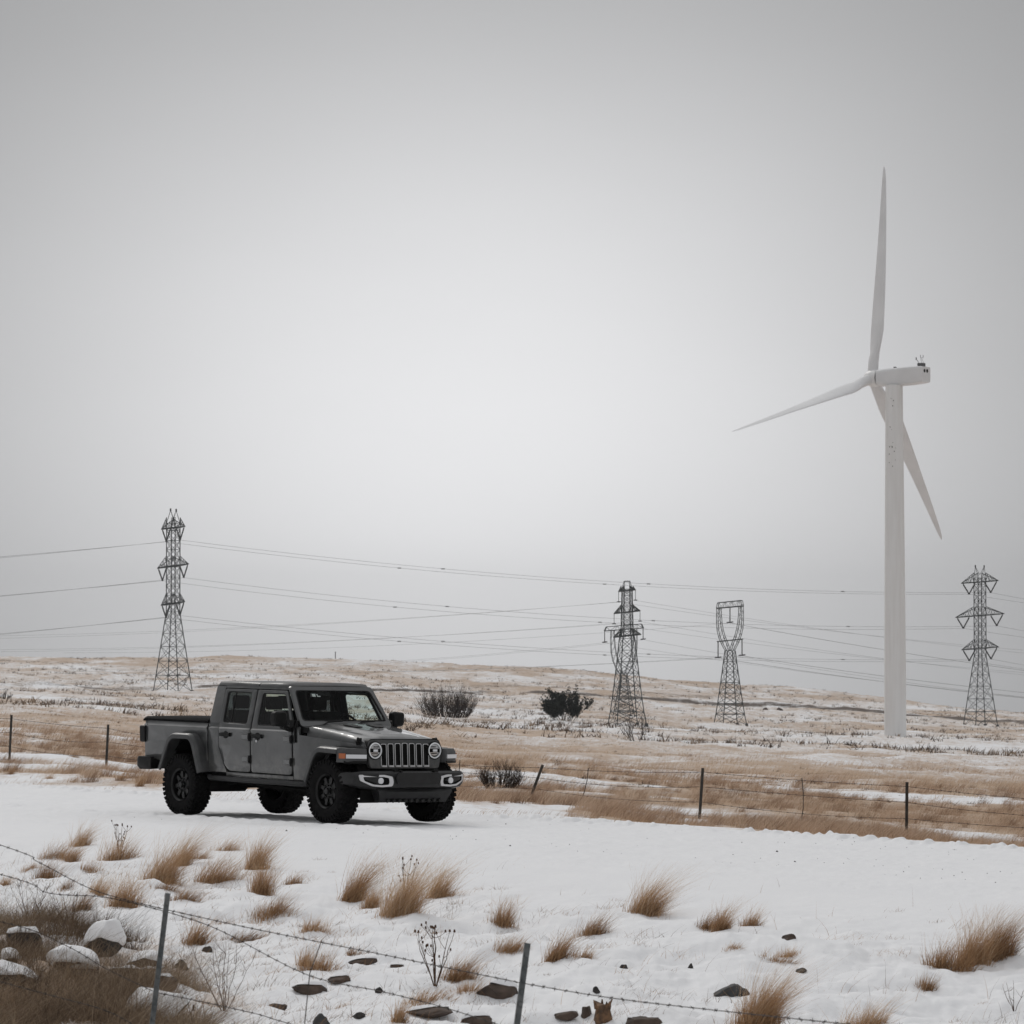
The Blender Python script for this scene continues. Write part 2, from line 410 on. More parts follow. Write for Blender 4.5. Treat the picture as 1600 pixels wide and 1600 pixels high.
Lc = (LL[:-1, :-1] + LL[1:, 1:]) / 2; Ec = (edge[:-1, :-1] + edge[1:, 1:]) / 2; Dc = (DD[:-1, :-1] + DD[1:, 1:]) / 2
m_fg = (Lc < -4.0); m_rd = (Lc >= -4.0) & (Lc < Ec); m_far = (Lc >= Ec) & (Dc > 700); m_fd = (Lc >= Ec) & (Dc <= 700)
terrain_object('ground', m_fg); terrain_object('road', m_rd); terrain_object('field', m_fd); terrain_object('hill', m_far)

# ------------------------------------------------------------------ sky, sun, air
W = bpy.data.worlds.new('World'); S.world = W; W.use_nodes = True
wn, wl = W.node_tree.nodes, W.node_tree.links; wn.clear()
SUN_EL, SUN_AZ = R(38), R(-25)       # veiled sun, high and ahead
def wmath(op, a, c=None, clamp=False):
    x = node(wn, 'ShaderNodeMath', operation=op, use_clamp=clamp)
    for i, q in enumerate((a, c)):
        if q is None: continue
        if isinstance(q, (int, float)): x.inputs[i].default_value = q
        else: wl.new(q, x.inputs[i])
    return x.outputs[0]
wtc = wn.new('ShaderNodeTexCoord'); sep = wn.new('ShaderNodeSeparateXYZ'); wl.new(wtc.outputs['Generated'], sep.inputs[0])
sky = wn.new('ShaderNodeTexSky'); sky.sky_type = 'NISHITA'; sky.sun_disc = False; sky.sun_elevation = SUN_EL; sky.sun_rotation = SUN_AZ
sky.air_density = 1.0; sky.dust_density = 4.0
hsv = wn.new('ShaderNodeHueSaturation'); hsv.inputs['Saturation'].default_value = .12; wl.new(sky.outputs[0], hsv.inputs['Color'])
# overcast deck: a brighter thin patch low in front, a heavier bank above it, bright again overhead
dz = wmath('SUBTRACT', sep.outputs['Z'], .056); dx = wmath('ADD', sep.outputs['X'], .012)
r2 = wmath('ADD', wmath('MULTIPLY', wmath('MULTIPLY', dx, dx), 1 / .156 ** 2), wmath('MULTIPLY', wmath('MULTIPLY', dz, dz), 1 / .120 ** 2))
front = wmath('GREATER_THAN', sep.outputs['Y'], 0.0)
glow = wmath('MULTIPLY', wmath('EXPONENT', wmath('MULTIPLY', r2, -1.0)), front)
zen = node(wn, 'ShaderNodeMapRange', interpolation_type='SMOOTHSTEP'); zen.inputs[1].default_value = .19; zen.inputs[2].default_value = .70; zen.inputs[3].default_value = 0; zen.inputs[4].default_value = 1
wl.new(sep.outputs['Z'], zen.inputs[0])
cn = wn.new('ShaderNodeTexNoise'); cn.inputs['Scale'].default_value = 5; cn.inputs['Detail'].default_value = 4
cmap = wn.new('ShaderNodeMapping'); cmap.inputs['Scale'].default_value = (1, 1, 3); wl.new(wtc.outputs['Generated'], cmap.inputs[0]); wl.new(cmap.outputs[0], cn.inputs['Vector'])
SK_LOW, SK_GLOW, SK_ZEN = .27, .53, .25
lum = wmath('ADD', wmath('ADD', wmath('MULTIPLY', glow, SK_GLOW), SK_LOW), wmath('MULTIPLY', zen.outputs[0], SK_ZEN))
lum = wmath('MULTIPLY', lum, wmath('ADD', wmath('MULTIPLY', wmath('SUBTRACT', cn.outputs['Fac'], .5), .10), 1.0))
cmb = wn.new('ShaderNodeCombineColor')
wl.new(wmath('MULTIPLY', lum, .992), cmb.inputs[0]); wl.new(wmath('MULTIPLY', lum, .996), cmb.inputs[1]); wl.new(wmath('MULTIPLY', lum, 1.012), cmb.inputs[2])
bgc = wn.new('ShaderNodeBackground'); wl.new(cmb.outputs[0], bgc.inputs['Color']); bgc.inputs['Strength'].default_value = 1.0
bgs = wn.new('ShaderNodeBackground'); wl.new(hsv.outputs[0], bgs.inputs['Color']); wl.new(wmath('MULTIPLY', zen.outputs[0], .022), bgs.inputs['Strength'])
ads = wn.new('ShaderNodeAddShader'); wl.new(bgc.outputs[0], ads.inputs[0]); wl.new(bgs.outputs[0], ads.inputs[1])
wo = wn.new('ShaderNodeOutputWorld'); wl.new(ads.outputs[0], wo.inputs['Surface'])
sd = bpy.data.lights.new('sun', 'SUN'); sd.energy = .6; sd.angle = R(14); sd.color = (1, .97, .93)
so = bpy.data.objects.new('sun', sd); COL.objects.link(so)
sdir = Vector((math.sin(SUN_AZ) * math.cos(SUN_EL), math.cos(SUN_AZ) * math.cos(SUN_EL), math.sin(SUN_EL)))
so.rotation_euler = sdir.to_track_quat('Z', 'Y').to_euler()
S.view_settings.view_transform = 'Standard'; S.view_settings.look = 'None'; S.view_settings.exposure = .10; S.view_settings.gamma = 1
S.view_settings.use_curve_mapping = False
S.cycles.max_bounces = 8; S.cycles.transparent_max_bounces = 24; S.cycles.use_denoising = True
HAZE = 0.00006
if HAZE:
    hm = bpy.data.materials.new('winter_haze'); hm.use_nodes = True
    n = hm.node_tree.nodes; n.clear(); o = n.new('ShaderNodeOutputMaterial'); pv = n.new('ShaderNodeVolumePrincipled')
    pv.inputs['Color'].default_value = (.93, .94, .96, 1); pv.inputs['Density'].default_value = HAZE; pv.inputs['Anisotropy'].default_value = .2
    hm.node_tree.links.new(pv.outputs[0], o.inputs['Volume'])
    hb = MB().box((0, 3250, 0), (20400, 6900, 2)); zl = float(Z.min()) - 1.5
    hb.v = [(a, b, 112.0 if c > 0 else zl) for a, b, c in hb.v]
    ho = hb.build('haze', hm, smooth=0); ho['kind'] = 'stuff'

# ------------------------------------------------------------------ pickup truck (x forward, y to its left, z up)
def rounded(pts, r, n=4):
    out = []; N = len(pts)
    rs = r if isinstance(r, (list, tuple)) else [r] * N
    for i in range(N):
        p = Vector(pts[i]).to_2d() if len(pts[i]) == 2 else Vector(pts[i]); a = Vector(pts[i - 1]); b = Vector(pts[(i + 1) % N])
        if rs[i] <= 0: out.append(p); continue
        d1 = (a - p); d2 = (b - p); k = min(rs[i], d1.length * .48, d2.length * .48)
        q1 = p + d1.normalized() * k; q2 = p + d2.normalized() * k
        for j in range(n + 1):
            t = j / n; out.append(q1 * (1 - t) ** 2 + p * 2 * t * (1 - t) + q2 * t * t)
    return [(v[0], v[1]) for v in out]
PROF = [(.40, .745), (.56, .768), (.72, .785), (1.00, .792), (1.17, .797), (1.205, .806), (1.228, .786), (1.28, .780), (1.80, .668), (1.9, .648)]
def ys(x, z): return float(np.interp(z, [p[0] for p in PROF], [p[1] for p in PROF]))
ZC = [.56, .72, 1.0, 1.17, 1.205, 1.225, 1.28]
def panel(name, outer, s, mat, parent, holes=(), yf=ys, th=.03, off=0., zc=ZC, bev=.006, xc=(), flat_th=None):
    bm = bmesh.new()
    for loop in [outer] + list(holes):
        vs = [bm.verts.new((x, 0, z)) for x, z in loop]
        for i in range(len(vs)): bm.edges.new((vs[i], vs[(i + 1) % len(vs)]))
    bmesh.ops.triangle_fill(bm, edges=bm.edges[:], use_beauty=True, normal=(0, 1, 0))
    for z in zc: bmesh.ops.bisect_plane(bm, geom=bm.verts[:] + bm.edges[:] + bm.faces[:], plane_co=(0, 0, z), plane_no=(0, 0, 1))
    for x in xc: bmesh.ops.bisect_plane(bm, geom=bm.verts[:] + bm.edges[:] + bm.faces[:], plane_co=(x, 0, 0), plane_no=(1, 0, 0))
    for v in bm.verts: v.co.y = s * (yf(v.co.x, v.co.z) + off)
    bed = [e for e in bm.edges if len(e.link_faces) == 1]
    ret = bmesh.ops.extrude_edge_only(bm, edges=bed)
    nv = [g for g in ret['geom'] if isinstance(g, bmesh.types.BMVert)]
    for v in nv: v.co.y -= s * th
    if bev:
        bed = [e for e in bed if e.is_valid]
        bmesh.ops.bevel(bm, geom=bed, offset=bev * 1.3, segments=2, affect='EDGES', profile=.5)
    for v in bm.verts: v.co.z -= .0157 * (v.co.x + 1.2)
    bmesh.ops.recalc_face_normals(bm, faces=bm.faces)
    # outward: make sure the big faces look away from the truck
    tot = sum(f.normal.y * f.calc_area() for f in bm.faces)
    if tot * s < 0: bmesh.ops.reverse_faces(bm, faces=bm.faces)
    me = bpy.data.meshes.new(name); bm.to_mesh(me); bm.free(); me.materials.append(mat)
    me.polygons.foreach_set('use_smooth', [True] * len(me.polygons)); me.set_sharp_from_angle(angle=R(28))
    o = bpy.data.objects.new(name, me); COL.objects.link(o); o.parent = parent
    return o
SH = dict(shear=True)
truck = empty('pickup_truck', (TX, TD, .0), -YAW)
truck.rotation_euler = (R(-1.05), R(-.41), -YAW)
tag(truck, 'dark grey four-door pickup truck with round headlights parked on the snowy road', 'pickup truck')

def wheel(x, y, steer=0.):
    s = -1 if y < 0 else 1
    rt = .42; hw = .14
    prof = [(.215, -.105), (.235, -.125), (.29, -.138), (.345, -.136), (.375, -.124), (.396, -.108), (.402, -.06), (.404, 0), (.402, .06), (.396, .108), (.375, .124), (.345, .136), (.29, .138), (.235, .125), (.215, .105)]
    def rot(v): return v
    root = MB()
    n = 72
    secs = []
    for k in range(n + 1):
        a = 2 * math.pi * k / n
        secs.append([(r * math.cos(a), w, r * math.sin(a)) for r, w in prof])
    root.loft(secs, False, False)
    # tread blocks and shoulder lugs
    for k in range(38):
        a0 = 2 * math.pi * k / 38
        for (w, dw, da, dr, oa) in ((-.112, .052, .088, .026, 0), (-.048, .045, .080, .024, .5), (.0, .036, .075, .022, .05), (.048, .045, .080, .024, .55), (.112, .052, .088, .026, .1)):
            a = a0 + oa * 2 * math.pi / 38
            rm = Matrix.Rotation(-a, 3, 'Y')
            rr = .402 if abs(w) < .1 else .394
            root.box(rm @ Vector((rr - .003, w, 0)), (dr * 1.05, dw, da * .52 * (1.0 if abs(w) > .1 else .9)), rm @ Matrix.Rotation(.3 * (1 if w > 0 else -1), 3, 'X'))
        rm = Matrix.Rotation(-a0, 3, 'Y')
        for sd in (-1, 1):
            root.box(rm @ Vector((.362, sd * .134, 0)), (.055, .016, .034 if k % 2 else .022), rm)
    w = empty('wheel', (x, y, rt * 1.035)); w.parent = truck; w.scale = (1.035, 1.0, 1.035)
    w.rotation_euler = (0, random.uniform(0, 1), steer)
    tyre = root.build('tyre', M['rubber'], w, 40)
    b = MB()
    o = s * .125
    lp = [(.222, o), (.214, o - s * .010), (.203, o - s * .02), (.196, o - s * .10), (.175, o - s * .11), (.165, o - s * .085), (.105, o - s * .07), (.085, o - s * .075), (.07, o - s * .06), (0.001, o - s * .06)]
    secs = []
    for k in range(41):
        a = 2 * math.pi * k / 40; secs.append([(r * math.cos(a), ww, r * math.sin(a)) for r, ww in lp])
    b.loft(secs, False, False)
    b.loft([[(r * math.cos(2 * math.pi * k / 40), ww, r * math.sin(2 * math.pi * k / 40)) for r, ww in ((.222, o), (.215, -o))] for k in range(41)], False, False)
    for k in range(8):   # spokes between round windows
        a = 2 * math.pi * k / 8; rm = Matrix.Rotation(-a, 3, 'Y')
        b.box(rm @ Vector((.140, o - s * .072, 0)), (.085, .045, .050), rm); b.box(rm @ Matrix.Rotation(math.pi / 8, 3, 'Y') @ Vector((.137, o - s * .074, 0)), (.030, .012, .036), rm @ Matrix.Rotation(math.pi / 8, 3, 'Y'))
        b.tube([rm @ Vector((.072, o - s * .035, 0)), rm @ Vector((.072, o - s * .015, 0))], .009, 6)
    b.build('rim', M['rim'], w, 40)
    hc = MB(); hc.tube([(0, o - s * .045, 0), (0, o - s * .005, 0)], [.045, .038], 12); hc.build('hub_cap', M['satin'], w)
    return w
for (x, y) in ((0, -.80), (0, .80), (-3.487, -.80), (-3.487, .80)): wheel(x, y)

# --- cab sides, doors, bed
def ring_hole(pts, r): return rounded(pts, r)
for s in (-1, 1):
    # cowl side / fender side, narrowing towards the grille
    def yfen(x, z):
        t = np.clip((x + .80) / 1.25, 0, 1); return ys(x, min(z, 1.16)) * (1 - t) + .615 * t
    panel('front_fender', [(-.945, .56), (-.40, .56), (-.36, .75), (-.16, 1.0), (.30, 1.0), (.46, .95), (.46, 1.075), (-.72, 1.165), (-.80, 1.17), (-.80, 1.27), (-.945, 1.28)], s, M['paint'], truck, yf=yfen, xc=(-.8, -.6, -.4, -.2, 0, .2, .4))
    # rear corner of the cab and sill below the doors
    panel('cab_corner_panel', rounded([(-2.985, .60), (-2.56, .60), (-2.58, .66), (-2.735, .95), (-2.735, 1.28), (-2.735, 1.79), (-2.955, 1.79), (-2.985, 1.285)], 0), s, M['paint'], truck)
    panel('rocker_panel', [(-2.56, .555), (-.955, .555), (-.955, .612), (-2.56, .612)], s, M['paint'], truck, off=.004, th=.05)
    panel('roof_rail', [(-2.735, 1.765), (-1.22, 1.765), (-1.20, 1.80), (-2.735, 1.80)], s, M['paint'], truck, bev=.003)
    # doors
    for kind in (0, 1):
        if kind == 0:
            out = rounded([(-1.932, .625), (-.965, .625), (-.965, 1.28), (-1.235, 1.755), (-1.932, 1.755)], [.03, .09, .02, .03, .02])
            win = rounded([(-1.81, 1.27), (-1.01, 1.27), (-1.265, 1.715), (-1.81, 1.715)], [.06, .05, .05, .05])
        else:
            out = rounded([(-2.48, .625), (-1.958, .625), (-1.958, 1.755), (-2.722, 1.755), (-2.722, 1.28), (-2.722, .96), (-2.58, .70)], [.05, .08, .02, .03, .02, .05, .05])
            win = rounded([(-2.645, 1.285), (-2.06, 1.275), (-2.06, 1.72), (-2.655, 1.72)], [.05, .05, .05, .05])
        d = panel('door', out, s, M['paint'], truck, holes=[win], off=.008)
        # rubber seal round the glass, then the glass
        cx = sum(p[0] for p in win) / len(win); cz = sum(p[1] for p in win) / len(win)
        inn = [(cx + (x - cx) * .955, cz + (z - cz) * .93) for x, z in win]
        sl = MB(); P = lambda q, o_: [(x, s * (ys(x, z) + o_), z) for x, z in q]
        sl.ring(P(win, .004), P(inn, -.006), (0, -s * .02, 0)); sl.build('window_seal', M['black'], d, 30, True)
        g = MB(); g.add(P(inn, -.010), [tuple(range(len(inn)))]); g.build('window', M['sideglass'] if kind == 0 else M['tint'], d, 0, True)
        if kind == 1:
            dv = MB(); dv.box((-2.47, s * (ys(0, 1.5) - .012), 1.505), (.022, .012, .40), Matrix.Rotation(s * .212, 3, 'X')); dv.build('quarter_glass_divider', M['black'], d, 0, True)
        hx = -1.77 if kind == 0 else -2.54; y0 = ys(0, 1.12) + .008
        h = MB(); h.loft([[(hx + a * .115, s * (y0 + b), 1.125 + c) for b, c in ((0, -.03), (.03, -.024), (.034, .018), (0, .026))] for a in (-1, -.6, .6, 1)], True)
        h.loft([[(hx + .06 * math.cos(t), s * (y0 + e), 1.12 + .052 * math.sin(t)) for t in np.linspace(0, 2 * math.pi, 14, False)] for e in (-.01, .006)], True)
        h.build('door_handle', M['black'], d, 30, True)
        if kind == 0:
            k = MB(); k.tube([(hx - .02, s * y0, 1.055), (hx - .02, s * (y0 + .008), 1.055)], .018, 10); k.build('key_lock', M['silver'], d, 30, True)
        px_ = -.985 if kind == 0 else -1.975
        for hz in (1.105, .80):
            hi = MB(); hi.loft([[(px_ + a, s * (ys(0, hz) + .008 + b), hz + c * (1 - abs(a + .06) * 1.5)) for b, c in ((0, -.04), (.03, -.03), (.03, .03), (0, .04))] for a in (-.135, -.09, .0)], True)
            hi.build('hinge', M['hingelit'], d, 30, True)
            hi = MB(); hi.tube([(px_ + .018, s * (ys(0, hz) + .022), hz - .055), (px_ + .018, s * (ys(0, hz) + .022), hz + .055)], .017, 8); hi.build('hinge_pin', M['black'], d, 30, True)
    # bed side with wheel arch
    ybed = lambda x, z: ys(x, min(z, 1.26)) + .004 - .012 * sstep(1.21, 1.26, z)
    panel('bed_side', [(-4.60, .76), (-4.10, .70), (-3.98, .98), (-3.80, 1.09), (-3.18, 1.09), (-3.06, .90), (-3.01, .60), (-3.012, 1.272), (-4.60, 1.272)], s, M['paint'], truck, yf=ybed, zc=ZC[:-1] + [1.26])
    tl = MB(); tl.loft([[(x, s * y, z) for y, z in rounded([(.62, .955), (.815, .955), (.825, 1.19), (.62, 1.19)], .03)] for x in (-4.57, -4.665, -4.695)], True)
    t_o = tl.build('tail_light', M['black'], truck, 30, True)
    tl = MB(); tl.slab([(-4.699, s * y, z) for y, z in rounded([(.65, .98), (.79, .98), (.79, 1.165), (.65, 1.165)], .03)], (-.012, 0, 0)); tl.build('lens', M['redlens'], t_o, 30, True)

# door shut gaps and inner tub: dark body shell behind the outer panels
b = MB()
for s in (-1, 1):
    b.add([(x, s * y, z) for x, y, z in ((-2.98, .735, .57), (-.95, .735, .57), (-.95, .755, 1.26), (-2.98, .755, 1.26))], [(0, 1, 2, 3)])
    for x0, x1, z0, z1 in ((-1.99, -1.90, 1.26, 1.77),):
        b.loft([[(x, s * (ys(x, z) - q), z) for x, q in ((x0, .03), (x1, .03), (x1, .09), (x0, .09))] for z in (z0, z1)], True)
b.box((-1.96, 0, .575), (2.04, 1.46, .03)); b.box((-2.975, 0, .92), (.02, 1.46, .68)); b.box((-.80, 0, .90), (.02, 1.44, .66))
b.build('inner_shell', M['interior'], truck, 0, True)

# cab back wall with glass
secs = rounded([(-.775, 1.27), (.775, 1.27), (.655, 1.79), (-.655, 1.79)], .05)
hole = rounded([(-.66, 1.34), (.66, 1.34), (.575, 1.72), (-.575, 1.72)], .06)
bx = lambda z: -2.985 + (z - 1.27) * .05
b = MB(); b.ring([(bx(z), y, z) for y, z in secs], [(bx(z), y, z) for y, z in hole], (.03, 0, 0)); cb = b.build('cab_back', M['paint'], truck, 30, True)
b = MB(); b.add([(bx(z) + .012, y, z) for y, z in hole], [tuple(range(len(hole)))]); b.build('rear_window', M['sideglass'], cb, 0, True)

# roof: front panel pair and rear hard top
for (x0, x1, e0, e1) in ((-1.215, -1.925, 1, 0), (-1.945, -2.95, 0, 1)):
    b = MB(); sec = []
    for x, dz_, dy in ((x0, -.035 if e0 else -.004, -.015), (x0 - .05, 0, 0), ((x0 + x1) / 2, .006, 0), (x1 + .05, 0, 0), (x1, -.04 if e1 else -.004, -.015)):
        h = [(-.672, 1.797), (-.668, 1.822), (-.64, 1.848), (-.50, 1.858), (0, 1.864), (.50, 1.858), (.64, 1.848), (.668, 1.822), (.672, 1.797), (0, 1.79)]
        sec.append([(x, y + (dy if y < 0 else -dy if y > 0 else 0) * -1 * (1 if dz_ < -.01 else 0), z + (dz_ if z > 1.81 else 0)) for y, z in h])
    b.loft(sec, True); b.build('roof_panel', M['matte'], truck, 40, True)

# windscreen frame, glass
wsx = lambda z: -.82 - (z - 1.31) * .74
wo_ = rounded([(-.765, 1.285), (.765, 1.285), (.682, 1.815), (-.682, 1.815)], .05)
wi_ = rounded([(-.705, 1.355), (.705, 1.355), (.628, 1.765), (-.628, 1.765)], .055)
b = MB(); b.ring([(wsx(z), y, z) for y, z in wo_], [(wsx(z), y, z) for y, z in wi_], (-.045, 0, 0)); wf = b.build('windscreen_frame', M['paint'], truck, 30, True)
cz = 1.56; wi2 = [(y * .965, cz + (z - cz) * .93) for y, z in wi_]
b = MB(); b.ring([(wsx(z) + .002, y * .998, z) for y, z in wi_], [(wsx(z) - .004, y, z) for y, z in wi2], (-.02, 0, 0)); b.build('windscreen_border', M['black'], wf, 30, True)
b = MB(); b.add([(wsx(z) - .008, y, z) for y, z in wi2], [tuple(range(len(wi2)))]); wg = b.build('windscreen', M['wind'], truck, 0, True)
b = MB()
b.box((wsx(1.725) - .02, -.16, 1.718), (.02, .22, .085), Matrix.Rotation(-.64, 3, 'Y')); b.box((wsx(1.69) - .06, -.16, 1.665), (.03, .24, .07)); b.build('rear_view_mirror', M['interior'], truck, 30, True)
b = MB()
for y in (-.335, -.258): b.box((wsx(1.695) - .016, y, 1.695), (.004, .052, .042), Matrix.Rotation(-.64, 3, 'Y'))
b.build('windscreen_sticker', M['sticker'], wg, 0, True)
# cowl, wipers
b = MB(); b.loft([[(x, y, z) for y, z in ((-.74, 1.20), (-.735, z1 - .02), (-.5, z1), (0, z1 + .01), (.5, z1), (.735, z1 - .02), (.74, 1.20))] for x, z1 in ((-.84, 1.305), (-.69, 1.285))], True); b.build('cowl', M['black'], truck, 30, True)
for y0, y1 in ((-.46, .02), (.10, .56)):
    b = MB(); b.tube([(-.735, y0, 1.30), (-.775, y0 + .12, 1.345), (-.80, y1 - .1, 1.36)], .011, 5); b.tube([(-.795, y0 + .08, 1.362), (-.80, y1 + .08, 1.368)], .009, 5); b.build('wiper', M['black'], truck, 30, True)

# bonnet
def hood_sec(x):
    t = (x + .70) / 1.16
    zc = 1.312 - .130 * t - .018 * t * t; hw = .735 - .125 * t; ze = 1.160 - .085 * t
    a = [(1.0, ze), (.992, ze + .05), (.965, zc - .045), (.90, zc - .018), (.70, zc - .006), (.55, zc - .003), (.50, zc + .012), (.30, zc + .02), (0, zc + .022)]
    L = [(-k * hw, z) for k, z in a]; return L + [(-y, z) for y, z in L[-2::-1]]
b = MB(); xs = [-.70, -.5, -.25, 0, .2, .33, .40, .44]
secs = []
for i, x in enumerate(xs):
    s_ = hood_sec(x); q = 0 if x < .4 else (.012 if x < .43 else .035)
    secs.append([(x, y * (1 - q * .3), z - q * (1 if z > 1.12 else 0)) for y, z in s_])
b.loft(secs, False, False)
low = [(x, y, z - .02) for (x, y, z) in []]
b.build('bonnet', M['paint'], truck, 40, True)
bv = MB()
for s in (-1, 1): bv.slab([(x, s * y, hood_sec(x)[8][1] + .003) for x, y in rounded([(-.52, .10), (-.30, .10), (-.28, .24), (-.50, .30)], .02)], (0, 0, .006))
bv.build('bonnet_vent', M['black'], truck, 30, True)
for s in (-1, 1):
    l_ = MB(); l_.box((.33, s * .625, 1.115), (.05, .05, .10)); l_.tube([(.33, s * .645, 1.07), (.33, s * .66, 1.12), (.33, s * .635, 1.165)], .022, 8); l_.build('bonnet_latch', M['black'], truck, 30, True)
    a_ = MB(); a_.box((-.885, s * .80, 1.17), (.030, .035, .21)); a_.tube([(-.885, s * .80, 1.26), (-.86, s * .775, 1.36)], .022, 6); a_.build('windscreen_hinge', M['black'], truck, 30, True)

# grille
go = rounded([(-.565, .765), (.565, .765), (.605, .90), (.612, 1.05), (.575, 1.150), (-.575, 1.150), (-.612, 1.05), (-.605, .90)], [.03, .03, .08, .08, .07, .07, .08, .08])
b = MB(); gx = lambda z: .512 - (z - .76) * .07
N = len(go)
b.loft([[(gx(z) - .17, y * .99, z) for y, z in go], [(gx(z) - .012, y, z) for y, z in go], [(gx(z), y * .985, .955 + (z - .955) * .965) for y, z in go]], True)
gr = b.build('grille', M['paint'], truck, 40, True)
b = MB(); b.loft([[(gx(z) - .17 + e, y * k, z + dz_) for y, z in go if z > 1.04] for e, k, dz_ in ((0, 1.0, .004), (.165, 1.006, .006))], False, False); b.build('grille_top_seal', M['black'], gr, 30, True)
for i in range(7):
    yc = (i - 3) * .1165
    top = 1.105 - .004 * abs(i - 3); 
    lp = rounded([(yc - .046, .795), (yc + .046, .795), (yc + .046, top), (yc - .046, top)], [.02, .02, .028, .028])
    li = rounded([(yc - .040, .806), (yc + .040, .806), (yc + .040, top - .007), (yc - .040, top - .007)], [.015, .015, .022, .022])
    b = MB(); b.ring([(gx(z) + .010, y, z) for y, z in lp], [(gx(z) + .010, y, z) for y, z in li], (-.03, 0, 0)); b.box((gx(.8) + .010, yc, .80), (.022, .078, .022))
    sl = b.build('grille_slot', M['silver'], gr, 30, True)
    b = MB(); b.add([(gx(z) + .0035, y, z) for y, z in li], [tuple(range(len(li)))]); b.build('mesh_insert', M['dark'], sl, 0, True)
for s in (-1, 1):
    hx, hy, hz = .50, s * .492, 1.005
    circ = lambda r, x, n=28: [(x, hy + r * math.cos(t), hz + r * math.sin(t)) for t in np.linspace(0, 2 * math.pi, n, False)]
    b = MB(); b.ring(circ(.121, .512), circ(.108, .516), (-.06, 0, 0)); hl = b.build('headlight', M['black'], truck, 30, True)
    b = MB(); b.ring(circ(.107, .513), circ(.091, .516), (-.03, 0, 0)); b.build('ring_light', M['lamp_lit'], hl, 30, True)
    b = MB(); b.loft([circ(.085, .498), circ(.06, .500), circ(.02, .501)], True, False); b.add(circ(.02, .501), [tuple(range(28))]); b.build('reflector', M['chrome'], hl, 30, True)
    b = MB(); b.box((.508, hy, hz), (.014, .155, .050)); b.box((.508, hy - .02 * s, hz + .048), (.012, .075, .012)); b.box((.508, hy, hz - .043), (.012, .10, .012)); b.build('lamp_divider', M['dark'], hl, 0, True)
    b = MB(); b.box((.517, hy, hz), (.008, .07, .03)); b.build('projector', M['lamp_white'], hl, 0, True)

# fender flares
def flare(path, s, name, ymid=.945, yin=.73, flat=None):
    b = MB(); secs = []; n = len(path)
    for i, (x, z) in enumerate(path):
        a = Vector(path[max(0, i - 1)]); c = Vector(path[min(n - 1, i + 1)]); d = (c - a).normalized(); nx, nz = -d.y, d.x
        if nz < 0 and abs(nz) > .2: nx, nz = -nx, -nz
        prof_ = [(yin, .0), (ymid - .06, .004), (ymid - .018, -.004), (ymid, -.022), (ymid + .004, -.075), (ymid - .018, -.080), (ymid - .035, -.035), (yin, -.035)]
        secs.append([(x + nx * o_, s * y, z + nz * o_) for y, o_ in prof_])
    b.loft(secs, True); return b
def path_round(pts, r): 
    q = rounded([(x, z) for x, z in pts], [0] + [r] * (len(pts) - 2) + [0], 6); return q
for s in (-1, 1):
    pr = path_round([(-2.955, .60), (-3.13, 1.02), (-3.24, 1.115), (-3.70, 1.115), (-3.82, 1.03), (-4.04, .62)], .09)
    # outward normals for this direction of travel point up
    fo = flare(pr[::-1], s, 'fender_flare').build('fender_flare', M['matte'], truck, 40, True)
    pf = path_round([(-.505, .585), (-.335, .93), (-.20, 1.045), (.26, 1.030)], .10)
    b = flare(pf, s, 'fender_flare')
    fo = b.build('fender_flare', M['matte'], truck, 40, True)
    # front of the flare: a shelf that turns in to the grille
    pl = [(.26, .945), (.41, .925), (.545, .66), (.46, .60), (.26, .62)]
    pl = rounded(pl, [0, .04, .03, 0, 0])
    b = MB(); b.loft([[(x, s * y, z + dz_) for x, y in pl] for z, dz_ in ((.84, 0), (.985, 0), (1.022, 0))], True)
    secs = [[(x, s * y, .845) for x, y in pl], [(x + .01, s * (y + .004), .88) for x, y in pl], [(x + .008, s * y, .985) for x, y in pl], [(x - .015, s * (y * .985), 1.028) for x, y in pl]]
    b = MB(); b.loft(secs, True); fn = b.build('flare_nose', M['matte'], fo, 30, True)
    def band(a, c, z0, z1, e):
        a = Vector(a); c = Vector(c); d = c - a; nn = Vector((-d.y, d.x)).normalized()
        if nn.x < 0: nn = -nn
        q = [a + nn * e, c + nn * e, c + nn * .0, a + nn * .0]
        return MB().loft([[(v.x, s * v.y, z) for v in q] for z in (z0, z1)], True)
    band((.335, .948), (.425, .912), .898, .965, .014).build('turn_signal', M['amber'], fn, 0, True)
    band((.428, .910), (.553, .665), .900, .952, .014).build('running_light', M['lamp_white'], fn, 0, True)
    band((.40, .925), (.553, .655), .835, .868, .010).build('flare_lip', M['black'], fn, 0, True)

# front bumper, fog lamps, lower valance
def bx_(y): return np.interp(abs(y), [0, .30, .42, .62, .80, .91, .935], [.80, .80, .755, .745, .69, .60, .50])
b = MB(); secs = []
for y in (-.935, -.91, -.80, -.62, -.42, -.36, -.18, 0, .18, .36, .42, .62, .80, .91, .935):
    x = float(bx_(y)); e = abs(y)
    zt = .742 - .02 * (e > .9); zb = np.interp(e, [0, .62, .80, .935], [.515, .50, .52, .565])
    secs.append([(x - .20, y, zt - .02), (x - .03, y, zt), (x, y, zt - .03), (x + .004, y, (zt + zb) / 2), (x - .015, y, zb + .02), (x - .06, y, zb), (x - .20, y, zb)])
b.loft(secs, True); fb = b.build('front_bumper', M['satin'], truck, 35, True)
b = MB(); b.loft([[(x, y, z) for y, z in rounded([(-.345, .575), (.345, .575), (.375, .66), (.33, .725), (-.33, .725), (-.375, .66)], .03)] for x in (.76, .822)], True); b.build('bumper_centre', M['satin'], fb, 30, True)
